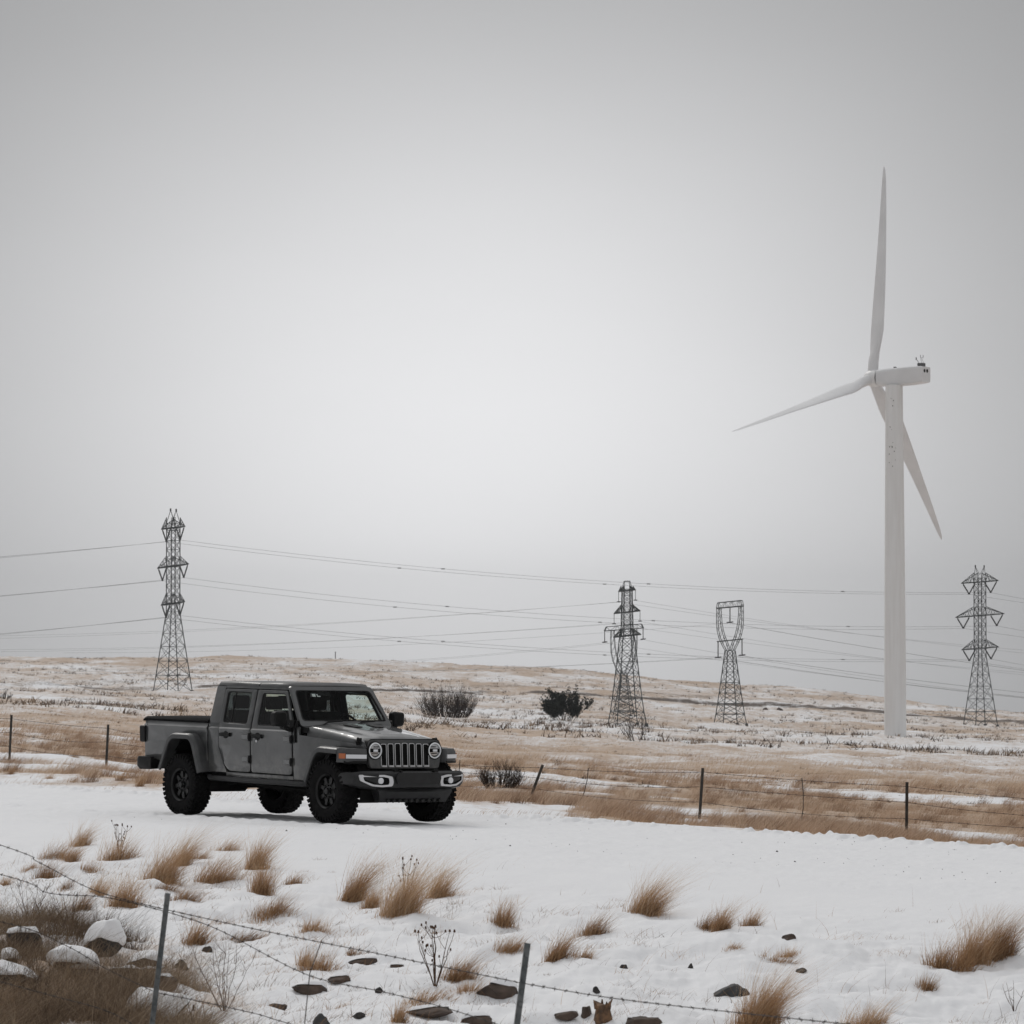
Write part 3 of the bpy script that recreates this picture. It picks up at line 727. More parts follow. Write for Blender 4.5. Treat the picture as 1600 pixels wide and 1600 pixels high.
for s in (-1, 1):
    fo_ = [(.86, .695), (.52, .695), (.40, .672), (.385, .60), (.40, .545), (.56, .535), (.70, .548), (.845, .615)]
    fo_ = rounded([(y * s, z) for y, z in fo_], .02)
    cy = sum(p[0] for p in fo_) / len(fo_); cz = sum(p[1] for p in fo_) / len(fo_)
    fi_ = [(cy + (y - cy) * (.84 if (y - cy) * s > 0 else .72), cz + (z - cz) * .68) for y, z in fo_]
    b = MB(); b.ring([(float(bx_(y)) + .016, y, z) for y, z in fo_], [(float(bx_(y)) + .014, y, z) for y, z in fi_], (-.03, 0, 0)); fr_ = b.build('fog_lamp_surround', M['silver'], fb, 30, True)
    b = MB(); b.add([(float(bx_(y)) + .008, y, z) for y, z in fi_], [tuple(range(len(fi_)))]); b.build('fog_lamp_recess', M['dark'], fr_, 0, True)
    b = MB(); b.loft([[(x, s * .575 + r * math.cos(t), .617 + r * math.sin(t)) for t in np.linspace(0, 2 * math.pi, 18, False)] for x, r in ((.735, .042), (.764, .040), (.772, .028))], True); b.build('fog_lamp', M['lamp_white'], fr_, 30, True)
    b = MB(); b.tube([(.74, s * .27, .74), (.80, s * .27, .745)], .02, 6); b.box((.55, s * .33, .70), (.42, .07, .14)); b.build('tow_hook', M['black'], fb, 30, True)
b = MB()
b.loft([[(.72, -.62, .52), (.72, .62, .52), (.55, .60, .52), (.55, -.60, .52)], [(.755, -.60, .47), (.755, .60, .47), (.55, .58, .47), (.55, -.58, .47)], [(.69, -.545, .33), (.69, .545, .33), (.52, .5, .33), (.52, -.5, .33)]], True)
for i in range(10): b.box((.715, (i - 4.5) * .095, .352), (.03, .045, .035), Matrix.Rotation(.4, 3, 'X'))
b.build('bumper_valance', M['satin'], truck, 25, True)
b = MB()
for i in range(9): MB().box((.703, (i - 4) * .095, .355), (.03, .035, .03), Matrix.Rotation(.4, 3, 'X')).build('valance_slot', M['dark'], truck, 0, True)
pass

# mirrors
for s in (-1, 1):
    b = MB(); mo = rounded([(.875, 1.265), (1.085, 1.285), (1.095, 1.475), (.885, 1.49)], .05)
    b.loft([[(x, s * (.985 + (y - .985) * k), 1.38 + (z - 1.38) * k) for y, z in mo] for x, k in ((-1.06, .94), (-1.04, 1.0), (-.97, .97), (-.945, .78))], True)
    b.loft([[(x, s * y, z) for x, z in ((-1.03, z0), (-.94, z0), (-.94, z0 + .055), (-1.03, z0 + .055))] for y, z0 in ((.775, 1.20), (.84, 1.215), (.95, 1.25))], True)
    b.box((-.97, s * .792, 1.29), (.10, .02, .15), Matrix.Rotation(.1 * s, 3, 'X'))
    mr = b.build('side_mirror', M['black'], truck, 35, True)
    b = MB(); b.slab([(-1.061, s * (.985 + (y - .985) * .88), 1.38 + (z - 1.38) * .88) for y, z in mo], (-.003, 0, 0)); b.build('mirror_glass', M['chrome'], mr, 0, True)

# bed: floor, front wall, tailgate, cover
b = MB(); b.box((-3.80, 0, .80), (1.54, 1.50, .04)); b.box((-3.03, 0, 1.03), (.03, 1.50, .47)); b.build('bed_floor', M['under'], truck, 0, True)
b = MB(); b.loft([[(x, y, z) for y, z in rounded([(-.70, .72), (.70, .72), (.76, 1.27), (-.76, 1.27)], .04)] for x in (-4.57, -4.645)], True); tg = b.build('tailgate', M['paint'], truck, 30, True)
b = MB(); b.box((-4.655, 0, 1.16), (.02, .26, .07)); b.build('tailgate_handle', M['black'], tg, 0, True)
b = MB(); b.loft([[(x, y, z + dz_) for y, z in ((-.80, 1.268), (-.803, 1.29), (-.77, 1.318), (0, 1.33), (.77, 1.318), (.803, 1.29), (.80, 1.268))] for x, dz_ in ((-3.005, 0), (-3.02, .006), (-4.58, .006), (-4.635, -.012))], True); b.build('bed_cover', M['fabric'], truck, 40, True)
# rear bumper
b = MB(); secs = []
for y in (-.90, -.86, -.70, -.45, 0, .45, .70, .86, .90):
    e = abs(y); x = np.interp(e, [0, .45, .70, .86, .90], [-4.78, -4.78, -4.75, -4.69, -4.60]); x1 = np.interp(e, [0, .6, .90], [-4.50, -4.50, -4.28])
    secs.append([(x, y, .62), (x, y, .72), (x + .03, y, .755), (x1, y, .755), (x1, y, .58), (x + .06, y, .575)])
b.loft(secs, True); b.build('rear_bumper', M['black'], truck, 30, True)

# running boards and underside
for s in (-1, 1):
    b = MB(); b.tube([(-2.93, s * .80, .535), (-2.86, s * .835, .518), (-.66, s * .835, .518), (-.58, s * .80, .535)], .036, 8)
    for x in (-2.5, -1.75, -1.0): b.box((x, s * .74, .53), (.07, .20, .03))
    b.build('rock_rail', M['satin'], truck, 40, True)
b = MB()
for s in (-1, 1): b.box((-1.96, s * .47, .53), (5.1, .09, .14))
b.box((-1.75, .05, .43), (.75, .62, .12)); b.box((-1.35, -.10, .40), (.35, .3, .16)); b.box((-2.55, .25, .46), (.9, .4, .2)); b.box((.35, 0, .60), (.10, 1.2, .18)); b.box((-.1, 0, .75), (.9, .9, .4))
for x in (0, -3.487):
    b.tube([(x, -.70, .42), (x, .70, .42)], .05, 8)
    b.tube([(x, .22 if x == 0 else -.15, .42), (x, .0 if x == 0 else .15, .42)], [.13, .13], 10)
b.tube([(0, .1, .42), (-1.4, .1, .45)], .035, 6); b.tube([(-1.6, 0, .44), (-3.4, 0, .43)], .045, 6); b.tube([(.12, -.6, .46), (.12, .6, .44)], .022, 6)
for s in (-1, 1):
    b.tube([(-.05, s * .48, .40), (-1.0, s * .42, .49)], .032, 6); b.tube([(-3.45, s * .5, .38), (-2.6, s * .42, .49)], .032, 6)
    b.tube([(.02, s * .5, .42), (.05, s * .48, .95)], .055, 8); b.tube([(-3.55, s * .5, .40), (-3.5, s * .44, .8)], .045, 8)
b.tube([(-1.2, -.35, .42), (-3.0, -.42, .47), (-4.5, -.45, .50)], .035, 6)
b.build('chassis', M['under'], truck, 30, True)
for s in (-1, 1):
    for x0 in (0, -3.487):
        b = MB(); secs = []
        for t in np.linspace(-.35, math.pi + .35, 16): secs.append([(x0 + .53 * math.cos(t), s * y, .50 + .53 * math.sin(t) * (1.0)) for y in (.42, .74 if x0 == 0 else .765)])
        b.loft(secs, False, False); b.loft([[(x0 + .53 * math.cos(t), s * .42, .50 + .53 * math.sin(t)), (x0, s * .42, .45)] for t in np.linspace(-.35, math.pi + .35, 16)], False, False)
        b.build('wheel_arch_liner', M['under'], truck, 30, True)

# cabin
b = MB(); b.loft([[(x, y, z) for y, z in ((-.70, .8), (-.70, z1 - .04), (-.6, z1), (.6, z1), (.70, z1 - .04), (.70, .8))] for x, z1 in ((-.83, 1.27), (-1.0, 1.30), (-1.15, 1.27), (-1.19, 1.1))], True); b.build('dashboard', M['interior'], truck, 30, True)
b = MB(); ang = -.45
pts = [Matrix.Rotation(-.5, 3, 'Y') @ Vector((0, .185 * math.cos(t), .185 * math.sin(t))) + Vector((-1.30, .37, 1.27)) for t in np.linspace(0, 2 * math.pi, 25)]
b.tube(pts, .018, 6, False); b.tube([(-1.12, .37, 1.19), (-1.29, .37, 1.265)], .035, 8); b.box((-1.295, .37, 1.265), (.03, .30, .05)); b.build('steering_wheel', M['interior'], truck, 30, True)
for x0, y0, w in ((-1.83, -.37, .50), (-1.83, .37, .50), (-2.62, -.38, .60), (-2.62, .38, .60)):
    b = MB()
    b.loft([[(x0 + x, y0 + y, z) for x, y in rounded([(-.06, -w / 2), (.06, -w / 2 + .03), (.06, w / 2 - .03), (-.06, w / 2)], .03)] for x, z in ((0, .95), (-.08, 1.2), (-.16, 1.46))], True)
    b.loft([[(x0 + .45 * q, y0 + y, z) for y, z in rounded([(-w / 2, .82), (w / 2, .82), (w / 2, .98), (-w / 2, .98)], .04)] for q in (0, .5, 1)], True)
    sseat = b.build('seat', M['interior'], truck, 40, True)
    b = MB(); b.loft([[(x0 - .17 + x, y0 + y * k, z) for x, y in rounded([(-.05, -.13), (.05, -.12), (.05, .12), (-.05, .13)], .03)] for z, k in ((1.48, .9), (1.54, 1), (1.63, 1), (1.66, .85))], True); b.build('headrest', M['interior'], sseat, 40, True)
b = MB(); b.box((-2.0, 0, 1.785), (1.5, 1.22, .02)); 
for s in (-1, 1): b.tube([(-1.95, s * .60, 1.26), (-1.97, s * .56, 1.77)], .03, 6)
b.tube([(-1.97, -.56, 1.75), (-1.97, .56, 1.75)], .03, 6); b.tube([(-2.82, -.56, 1.74), (-2.82, .56, 1.74)], .03, 6)
b.build('headliner', M['interior'], truck, 30, True)

# ------------------------------------------------------------------ wind turbine
def plc(px, py, d0=14., d1=2300., D=None):
    if D: p = at(px, py, D); return Vector((p.x, D, float(zat(p.x, D))))
    return hit(px, py, d0, d1)
tb = plc(1399, 1150, D=660); PXM = 660 / F          # metres per photo pixel there
tur = empty('wind_turbine', tb); tag(tur, 'tall white three-bladed wind turbine standing alone on the right of the field', 'wind turbine')
hub_p = at(1367, 591, 664); hubz = hub_p.z - tb.z
TH = hubz - 1.55
b = MB(); secs = []
for t in np.linspace(0, 1, 24):
    r = 2.03 - (2.03 - 1.58) * t ** 1.3
    secs.append([(r * math.cos(a), r * math.sin(a), TH * t - (1.0 if t == 0 else 0)) for a in np.linspace(0, 2 * math.pi, 40, False)])
b.loft(secs, True); tw = b.build('tower', M['turb'], tur, 40)
for zf_ in (.27, .52, .76):
    r = 2.03 - .45 * zf_ ** 1.3
    b = MB(); b.loft([[((r + e) * math.cos(a), (r + e) * math.sin(a), TH * zf_ + dz_) for a in np.linspace(0, 2 * math.pi, 40, False)] for e, dz_ in ((-.02, -.07), (.02, -.07), (.02, .07), (-.02, .07))], True, False); b.build('flange_ring', M['turb'], tw, 30)
b = MB()
for i in range(16):
    a = -math.pi / 2 + random.uniform(-.75, .15); z = TH * random.uniform(.76, .965); r = 2.03 - .45 * (z / TH) ** 1.3
    w = random.uniform(.05, .13)
    b.slab([((r + .01) * math.cos(a + u / r), (r + .01) * math.sin(a + u / r), z + v) for u, v in rounded([(-w, -w * .7), (w * .8, -w), (w, w), (-w * .6, w * 1.2)], w * .5)], (-.0 * math.cos(a), .02, 0))
sp_ = b.build('grease_stain', principled('old_grease_stain', (.16, .15, .14), .6), tw, 0); sp_['kind'] = 'stuff'
psi = math.acos(.62)                                # rotor axis turned away from the viewer
ax = Vector((-math.sin(psi), math.cos(psi), 0))     # outward (upwind) direction
side = Vector((ax.y, -ax.x, 0)); up = Vector((0, 0, 1))
hub_l = Vector((hub_p.x - tb.x, hub_p.y - tb.y, hubz))
def NP(a, s_, u): return hub_l + ax * a + side * s_ + up * u
# nacelle body, built from cross-sections along the axis
def nsec(a, w, h0, h1, rr): return [NP(a, x, z) for x, z in rounded([(-w, h0), (w, h0), (w, h1), (-w, h1)], rr, 5)]
b = MB(); b.loft([nsec(-.95, 1.30, -1.45, 1.35, 1.15), nsec(-1.15, 1.50, -1.58, 1.52, 1.1), nsec(-3.5, 1.65, -1.70, 1.62, .8), nsec(-8.0, 1.68, -1.55, 1.72, .5), nsec(-10.6, 1.62, -1.30, 1.72, .4), nsec(-11.1, 1.50, -1.18, 1.60, .35)], True)
nac = b.build('nacelle', M['blade'], tur, 32)
b = MB(); b.loft([[NP(a, r * math.cos(t), r * math.sin(t)) for t in np.linspace(0, 2 * math.pi, 30, False)] for a, r in ((-1.0, 1.28), (-.80, 1.28))], True); b.build('rotor_gap', M['dark'], nac, 30)
b = MB(); b.loft([nsec(-10.6, .62, 1.70, 2.35, .05), nsec(-9.6, .62, 1.70, 2.35, .05)], True); cb_ = b.build('cooler_box', principled('cooler_grey', (.10, .10, .105), .6), nac, 30)
for x in (-.55, .35):
    b = MB(); b.loft([[NP(-11.06 - e, x + .30 * math.cos(t), .88 + .34 * math.sin(t)) for t in np.linspace(0, 2 * math.pi, 14, False)] for e in (0, .08)], True); b.build('rear_vent', M['dark'], nac, 30)
b = MB(); b.tube([NP(-9.4, .4, 2.3), NP(-9.0, .4, 2.9), NP(-8.75, .4, 3.15)], .05, 5); b.tube([NP(-8.75, .4, 3.0), NP(-8.75, .4, 3.5)], .11, 6)
b.tube([NP(-10.4, -.4, 2.3), NP(-10.2, -.4, 3.4)], .035, 4); b.tube([NP(-10.4, .4, 2.3), NP(-10.2, -.2, 3.4)], .035, 4); b.tube([NP(-10.2, -.5, 3.35), NP(-10.2, .5, 3.35)], .035, 4)
for x in (-.45, .45): b.tube([NP(-10.2, x, 3.35), NP(-10.2, x, 3.85)], .06, 5)
b.build('weather_mast', principled('mast_grey', (.25, .25, .26), .5), nac, 30)
b = MB(); b.loft([nsec(-4.6, .22, 1.58, 1.92, .03), nsec(-4.2, .22, 1.58, 1.92, .03)], True); b.build('roof_hatch', M['dark'], nac, 30)
b = MB(); b.loft([[NP(a, r * math.cos(t), r * math.sin(t)) for t in np.linspace(0, 2 * math.pi, 32, False)] for a, r in ((-.80, 1.52), (-.1, 1.60), (.9, 1.52), (1.7, 1.15), (2.2, .62), (2.38, .05))], True); b.build('hub', M['turb'], tur, 40)
RB = 358 * PXM
for k in range(3):
    phi = R(14 - 120 * k)
    rad = side * math.sin(phi) + up * math.cos(phi)          # away from the hub, in the rotor plane
    tanv = side * math.cos(phi) - up * math.sin(phi)
    secs = []
    for t in [.028, .05, .08, .12, .17, .22, .3, .4, .5, .6, .7, .8, .88, .94, .98, 1.0]:
        r = RB * t; c = np.interp(t, [0, .06, .12, .20, .35, .6, .85, .95, .985, 1], [2.0, 2.0, 2.6, 3.7, 3.2, 2.2, 1.3, .85, .5, .06]); th = np.interp(t, [0, .06, .15, .25, .6, 1], [1.9, 1.9, 1.15, .62, .28, .02])
        tw_ = R(-np.interp(t, [0, .1, .3, .6, 1], [66, 68, 75, 81, 84])); off = c * np.interp(t, [0, .08, .2, 1], [0, 0, .12, .18])
        cone = .55 + r * math.tan(R(3.9)) + .9 * t * t
        ring = []
        for j in range(18):
            a = 2 * math.pi * j / 18; u = .5 * c * math.cos(a); v = .5 * th * math.sin(a) * (1 if t < .1 else (.55 + .45 * math.cos(a)) ** .5 if True else 1)
            u += off
            uu = u * math.cos(tw_) - v * math.sin(tw_); vv = u * math.sin(tw_) + v * math.cos(tw_)
            ring.append(hub_l + rad * r + tanv * -uu + ax * (cone + vv))
        secs.append(ring)
    b = MB(); b.loft(secs, True); b.build('blade', M['blade'], tur, 50)

# ------------------------------------------------------------------ lattice pylons
def lattice(b, lv, rleg=.14, rbr=.075, kbr=True, cross=None):
    """lv: list of (z, half-width); square section, X bracing on the four faces"""
    c = lambda z, h: [Vector((sx * h, sy * h, z)) for sx, sy in ((-1, -1), (1, -1), (1, 1), (-1, 1))]
    for (z0, h0), (z1, h1) in zip(lv[:-1], lv[1:]):
        A, B_ = c(z0, h0), c(z1, h1)
        for i in range(4):
            b.bar(A[i], B_[i], rleg); j = (i + 1) % 4
            b.bar(A[i], B_[j], rbr); b.bar(A[j], B_[i], rbr); b.bar(B_[i], B_[j], rbr)
def arm(z, L, hroot, w, tilt, dep):
    """a triangulated crossarm, both sides"""
    b = MB()
    for s in (-1, 1):
        tip = Vector((s * L, 0, z + s * L * tilt))
        n = 4
        for sy in (-1, 1):
            lo = Vector((s * w, sy * w, z + s * w * tilt)); hi = Vector((s * w, sy * w, z + dep))
            b.bar(lo, tip, .17); b.bar(hi, tip, .11); b.bar(lo, hi, .09)
            for i in range(n):
                p0 = lo.lerp(tip, i / n); p1 = hi.lerp(tip, (i + .5) / n) if i < n - 1 else tip; p2 = lo.lerp(tip, (i + 1) / n)
                b.bar(p0, p1, .065); b.bar(p1, p2, .065)
        for i in range(n): b.bar(Vector((s * w, -w, z + s * w * tilt)).lerp(tip, i / n), Vector((s * w, w, z + s * w * tilt)).lerp(tip, (i + .5) / n), .06)
    for sy in (-1, 1): b.bar(Vector((-w, sy * w, z - w * tilt)), Vector((w, sy * w, z + w * tilt)), .15)
    return b
PY = {}
def pylon_vee(px, py, D, hpx, rot, tilt, label):
    p = plc(px, py, D=D); H = hpx * D / F
    t = empty('transmission_tower', p, rot); k = H / 48
    tag(t, label, 'transmission tower', 'lattice transmission towers')
    b = MB(); hb = 3.75 * k; hw_ = 1.30 * k
    zz = [0, .09, .17, .25, .32, .385, .44]
    lv = [(H * z, hb + (hw_ - hb) * (z / .44)) for z in zz] + [(H * z, hw_) for z in (.49, .53, .58, .63, .685, .73, .78, .83, .885, .925)]
    lattice(b, lv, .15 * k, .07 * k)
    for sx in (-1, 1):
        for sy in (-1, 1): b.bar((sx * hw_, sy * hw_, .925 * H), (sx * hw_ * 1.15, 0, .995 * H), .09 * k)
        b.bar((sx * hw_ * 1.15, 0, .995 * H), (0, 0, .945 * H), .07 * k); b.tube([(sx * hw_ * 1.15, 0, .99 * H), (sx * hw_ * 1.15, 0, 1.005 * H)], .22 * k, 6)
    for sx in (-1, 1):
        for sy in (-1, 1): b.tube([(sx * hb, sy * hb, -.8), (sx * hb, sy * hb, .5)], .45, 8)
    b.build('lattice_mast', M['steel'], t, 0)
    vs = []
    for z, L in ((.485, 6.3), (.69, 8.3), (.90, 6.3)):
        arm(H * z, L * k, 0, hw_, tilt, 2.7 * k).build('crossarm', M['steel'], t, 0)
        for s in (-1, 1):
            xc = s * (L * k - 2.6 * k); tz = H * z + xc * tilt - .5 * k
            b = MB()
            for q in (-1, 1):
                b.tube([(xc + q * 2.0 * k, 0, tz + q * 2 * k * tilt + .4 * k), (xc + q * 1.9 * k, 0, tz + q * 2 * k * tilt), (xc, 0, tz - 2.9 * k)], [.06, .2 * k, .2 * k], 6)
            b.tube([(xc - .3, 0, tz - 2.9 * k), (xc + .3, 0, tz - 2.9 * k)], .16, 5)
            b.build('insulator_string', M['insul'], t, 30)
            vs.append(Matrix.Rotation(rot, 4, 'Z') @ Vector((xc, 0, tz - 2.95 * k)) + p)
    return vs       # low-left, low-right, mid-.., top-..
vL = pylon_vee(270, 1080, 960, 285, R(66), .085, 'lattice pylon with six V-shaped insulators on the left, rising above the truck bed')
vR = pylon_vee(1532, 1130, 1080, 250, R(22), .070, 'wide-armed lattice pylon with V-shaped insulators at the far right, past the turbine')
def pylon_narrow(px, py, D, hpx, rot, tilt, label):
    p = plc(px, py, D=D); H = hpx * D / F; k = H / 36
    t = empty('transmission_tower', p, rot); tag(t, label, 'transmission tower', 'lattice transmission towers')
    b = MB(); hb, hm_, ht = 3.9 * k, 1.25 * k, 1.0 * k
    lv = [(H * z, hb + (hm_ * 1.25 - hb) * (z / .60) ** .8) for z in (0, .09, .18, .27, .36, .44, .52, .60)] + [(H * z, hm_ + (ht - hm_) * (z - .6) / .4) for z in (.65, .70, .75, .80, .85, .90, .945)]
    lattice(b, lv, .13 * k, .07 * k)
    for sx in (-1, 1):
        for sy in (-1, 1): b.bar((sx * ht, sy * ht, .945 * H), (sx * ht * .7, sy * .3, 1.0 * H), .09 * k)
    b.bar((-ht * .7, 0, H), (ht * .7, 0, H), .12)
    for sx in (-1, 1):
        for sy in (-1, 1): b.tube([(sx * hb, sy * hb, -.8), (sx * hb, sy * hb, .4)], .4, 8)
    b.build('lattice_mast', M['steel'], t, 0); vs = []
    for z, L in ((.62, 3.6), (.785, 3.4), (.935, 2.2)):
        arm(H * z, L * k, 0, hm_ * .95, tilt, (1.8 if z < .9 else 1.1) * k).build('crossarm', M['steel'], t, 0)
        if z > .7:
            for s in (-1, 1):
                top = Vector((s * L * k, 0, H * z + s * L * k * tilt)); b = MB(); b.tube([top, top - Vector((0, 0, 2.6 * k))], .07 * k, 5); b.tube([top - Vector((.4, 0, 2.6 * k)), top - Vector((-.4, 0, 2.6 * k))], .1, 4); b.build('insulator_string', M['insul'], t, 30)
                vs.append(Matrix.Rotation(rot, 4, 'Z') @ (top - Vector((0, 0, 2.7 * k))) + p)
    return vs
vN = pylon_narrow(980, 1130, 800, 224, R(15), .10, 'slender lattice pylon with three short crossarms, overlapping the boxy flat-topped one')
def pylon_cup(px, py, D, hpx, beam_half_px, rot, tilt, label, waist, cross, low_arm, col=1.0):
    p = plc(px, py, D=D); H = hpx * D / F; k = H / 32
    t = empty('transmission_tower', p, rot); tag(t, label, 'transmission tower', 'lattice transmission towers')
    hb, hw_ = 3.3 * k, 1.05 * k; BH = beam_half_px * D / F / math.cos(rot)
    b = MB(); n = 7
    lv = [(H * waist * i / n, hb + (hw_ - hb) * (i / n) ** .85) for i in range(n + 1)]
    lattice(b, lv, .13 * k, .07 * k)
    for sx in (-1, 1):
        for sy in (-1, 1): b.tube([(sx * hb, sy * hb, -.8), (sx * hb, sy * hb, .4)], .4, 8)
    b.build('lattice_mast', M['steel'], t, 0)
    zw = H * waist; zt = H * .955
    # the two bowed columns of the cup, each a small lattice
    for s in (-1, 1):
        b = MB(); pts_o, pts_i = [], []
        m = 6
        for i in range(m + 1):
            u = i / m; z = zw + (zt - zw) * u
            xo = np.interp(u, [0, .18, .42, .75, 1], [hw_ * 1.0, BH * .62 * col, BH * .93 * col, BH * 1.0 * col, BH * .97 * col]); xi = np.interp(u, [0, .18, .42, .75, 1], [.05, BH * .22 * col, BH * .55 * col, BH * .72 * col, BH * .74 * col])
            pts_o.append((s * xo, z + s * xo * tilt)); pts_i.append((s * xi, z + s * xi * tilt))
        for sy in (-.6 * k, .6 * k):
            for i in range(m):
                o0, o1, i0, i1 = [Vector((q[0], sy, q[1])) for q in (pts_o[i], pts_o[i + 1], pts_i[i], pts_i[i + 1])]
                b.bar(o0, o1, .10 * k); b.bar(i0, i1, .10 * k); b.bar(o0, i1, .045 * k)
        for i in range(m + 1):
            for q in (pts_o[i], pts_i[i]): b.bar((q[0], -.6 * k, q[1]), (q[0], .6 * k, q[1]), .04 * k)
        b.build('cup_column', M['steel'], t, 0)
    b = MB(); zb = zt; n = 7
    for sy in (-.6 * k, .6 * k):
        lo = [Vector((x, sy, zb + x * tilt)) for x in np.linspace(-BH, BH, n + 1)]; hi = [Vector((x * .9, sy, H * 1.0 + x * tilt)) for x in np.linspace(-BH, BH, n + 1)]
        b.bar(lo[0], lo[-1], .16 * k); b.bar(hi[0], hi[-1], .12 * k)
        for i in range(n): b.bar(lo[i], hi[i + 1] if i % 2 else hi[i], .04 * k)
        for i in range(0, n, 2): b.bar(hi[i], lo[i + 1], .045 * k)
        b.bar(lo[0], hi[0], .1); b.bar(lo[-1], hi[-1], .1)
    b.build('top_beam', M['steel'], t, 0); vs = []
    def ins(x, z, ln):
        top = Vector((x, 0, z + x * tilt)); q = MB(); q.tube([top, top - Vector((0, 0, ln))], .15 * k, 6); q.tube([top - Vector((.9 * k, 0, ln)), top - Vector((-.9 * k, 0, ln - .15))], .16, 5); q.build('insulator_string', M['insul'], t, 30)
        vs.append(Matrix.Rotation(rot, 4, 'Z') @ (top - Vector((0, 0, ln + .1))) + p)
    if low_arm:
        b = MB(); zc = H * cross
        for sy in (-.4 * k, .4 * k): b.bar((-BH * .97, sy, zc - BH * tilt), (BH * .97, sy, zc + BH * tilt), .14 * k)
        b.build('crossarm', M['steel'], t, 0)
        for s in (-1, 1): ins(s * BH * .93, zc, 4.2 * k)
        ins(0, zt, 4.0 * k)
    else:
        for s in (-1, 1): ins(s * BH * .99, zt, 4.0 * k)
    return vs
vC = pylon_cup(1141, 1142, 930, 192, 20.5, R(18), .085, 'cup-shaped lattice pylon with an open window at its top, left of the turbine', .60, .685, True)
vB = pylon_cup(975, 1128, 980, 142, 30.5, R(12), .075, 'lower boxy pylon with a flat top beam, overlapped by the slender pylon', .45, .7, False, .68)

# power lines
def span(a, c, sag, r, label, group, n=40, marks=()):
    a = Vector(a); c = Vector(c); pts = []
    for i in range(n + 1):
        t = i / n; q = a.lerp(c, t); q.z -= 4 * sag * t * (1 - t); pts.append(q)
    b = MB(); b.tube(pts, r, 4, False)
    for m_ in marks:
        q = pts[int(m_ * n)]; b.tube([q - Vector((.6, 0, 0)), q + Vector((.4, 0, 0))], .16, 5)
    o = b.build('power_line', M['wire'], None, 60)
    return tag(o, label, 'power line', group)
lev = ['bottom', 'middle', 'top']
for i in range(3):
    for s in (0, 1):
        k = i * 2 + s; w = ['left', 'right'][s]
        span(vL[k], vR[k], 3.9 + .5 * (i == 1), .036, f'line between left and far right pylons, hung from the {lev[i]} arm, {w} end', 'power lines between the left and far right pylons', 60, (.3, .55, .8) if s else (.27, .52))
        e = at(-560, 905 + (2 - i) * 62 + s * 7, 1000); span(vL[k], e, 1.0, .038, f'line leaving the left pylon leftward from its {lev[i]} arm, {w} end', 'power lines left of the left pylon')
        e = at(2150, 985 + (2 - i) * 50 + s * 10, 1000); span(vR[k], e, 2.2, .038, f'line leaving the far right pylon rightward from its {lev[i]} arm, {w} end', 'power lines right of the far right pylon')
nm = ['lower left', 'lower right', 'upper left', 'upper right']
for k, q in enumerate(vN):
    e = at(-500, [1003, 1010, 988, 995][k], 1200); span(q, e, 4.0, .024, f'faint line running left from the slender pylon, {nm[k]} arm tip', 'faint power lines')
    e = at(2100, [1075, 1088, 1040, 1052][k], 900); span(q, e, 3.0, .024, f'faint line running right from the slender pylon, {nm[k]} arm tip', 'faint power lines')
nm = ['left', 'right', 'centre']
for k, q in enumerate(vC):
    e = at(100, [1048, 1052, 1020][k], 1100); span(q, e, 2.0, .028, f'faint power line running left from the {nm[k]} insulator of the cup-shaped pylon', 'faint power lines')
    e = at(2150, [1135, 1125, 1108][k], 800); span(q, e, 2.0, .05, f'power line running right from the {nm[k]} insulator of the cup-shaped pylon', 'faint power lines')
for k, q in enumerate(vB):
    e = at(150, [1040, 1046][k], 1300); span(q, e, 3.0, .028, f'faint power line running left from the {nm[k]} end of the flat-topped boxy pylon', 'faint power lines')
    e = at(2150, [1128, 1140][k], 950); span(q, e, 3.0, .028, f'faint power line running right from the {nm[k]} end of the flat-topped boxy pylon', 'faint power lines')

# ------------------------------------------------------------------ fences
def barbed(b, pts, r, step, br):
    b.tube(pts, r, 4, False)
    if step:
        acc = 0
        for p, q in zip(pts[:-1], pts[1:]):
            d = (q - p).length; t = step - acc
            while t < d:
                c = p.lerp(q, t / d); a = Vector((random.uniform(-1, 1), random.uniform(-1, 1), random.uniform(.3, 1))).normalized() * br; a2 = Vector((a.z, -a.x, -a.y))
                b.tube([c - a, c + a], r * .8, 3, False); b.tube([c - a2, c + a2], r * .8, 3, False); b.tube([c - (q - p).normalized() * r * 2.4, c + (q - p).normalized() * r * 2.4], r * 1.7, 4)
                t += step
            acc = (acc + d) % step
def sagpts(a, c, sag, n=10):
    out = []
    for i in range(n + 1):
        t = i / n; q = Vector(a).lerp(Vector(c), t); q.z -= 4 * sag * t * (1 - t); out.append(q)
    return out
def tpost(b, base, top, w, d):
    ax_ = (top - base).normalized(); u = Vector((1, .35, 0)); u = (u - ax_ * u.dot(ax_)).normalized(); v = ax_.cross(u)
    b.loft([[p + u * x + v * y for x, y in ((-w, -d * .3), (w, -d * .3), (w, d * .1), (w * .2, d * .1), (w * .2, d), (-w * .2, d), (-w * .2, d * .1), (-w, d * .1))] for p in (base, top)], True)
    n = int((top - base).length / .055)
    for i in range(2, n): 
        c = base.lerp(top, i / n); b.box(c - v * d * .5, (w * 1.0, d * .5, .018))
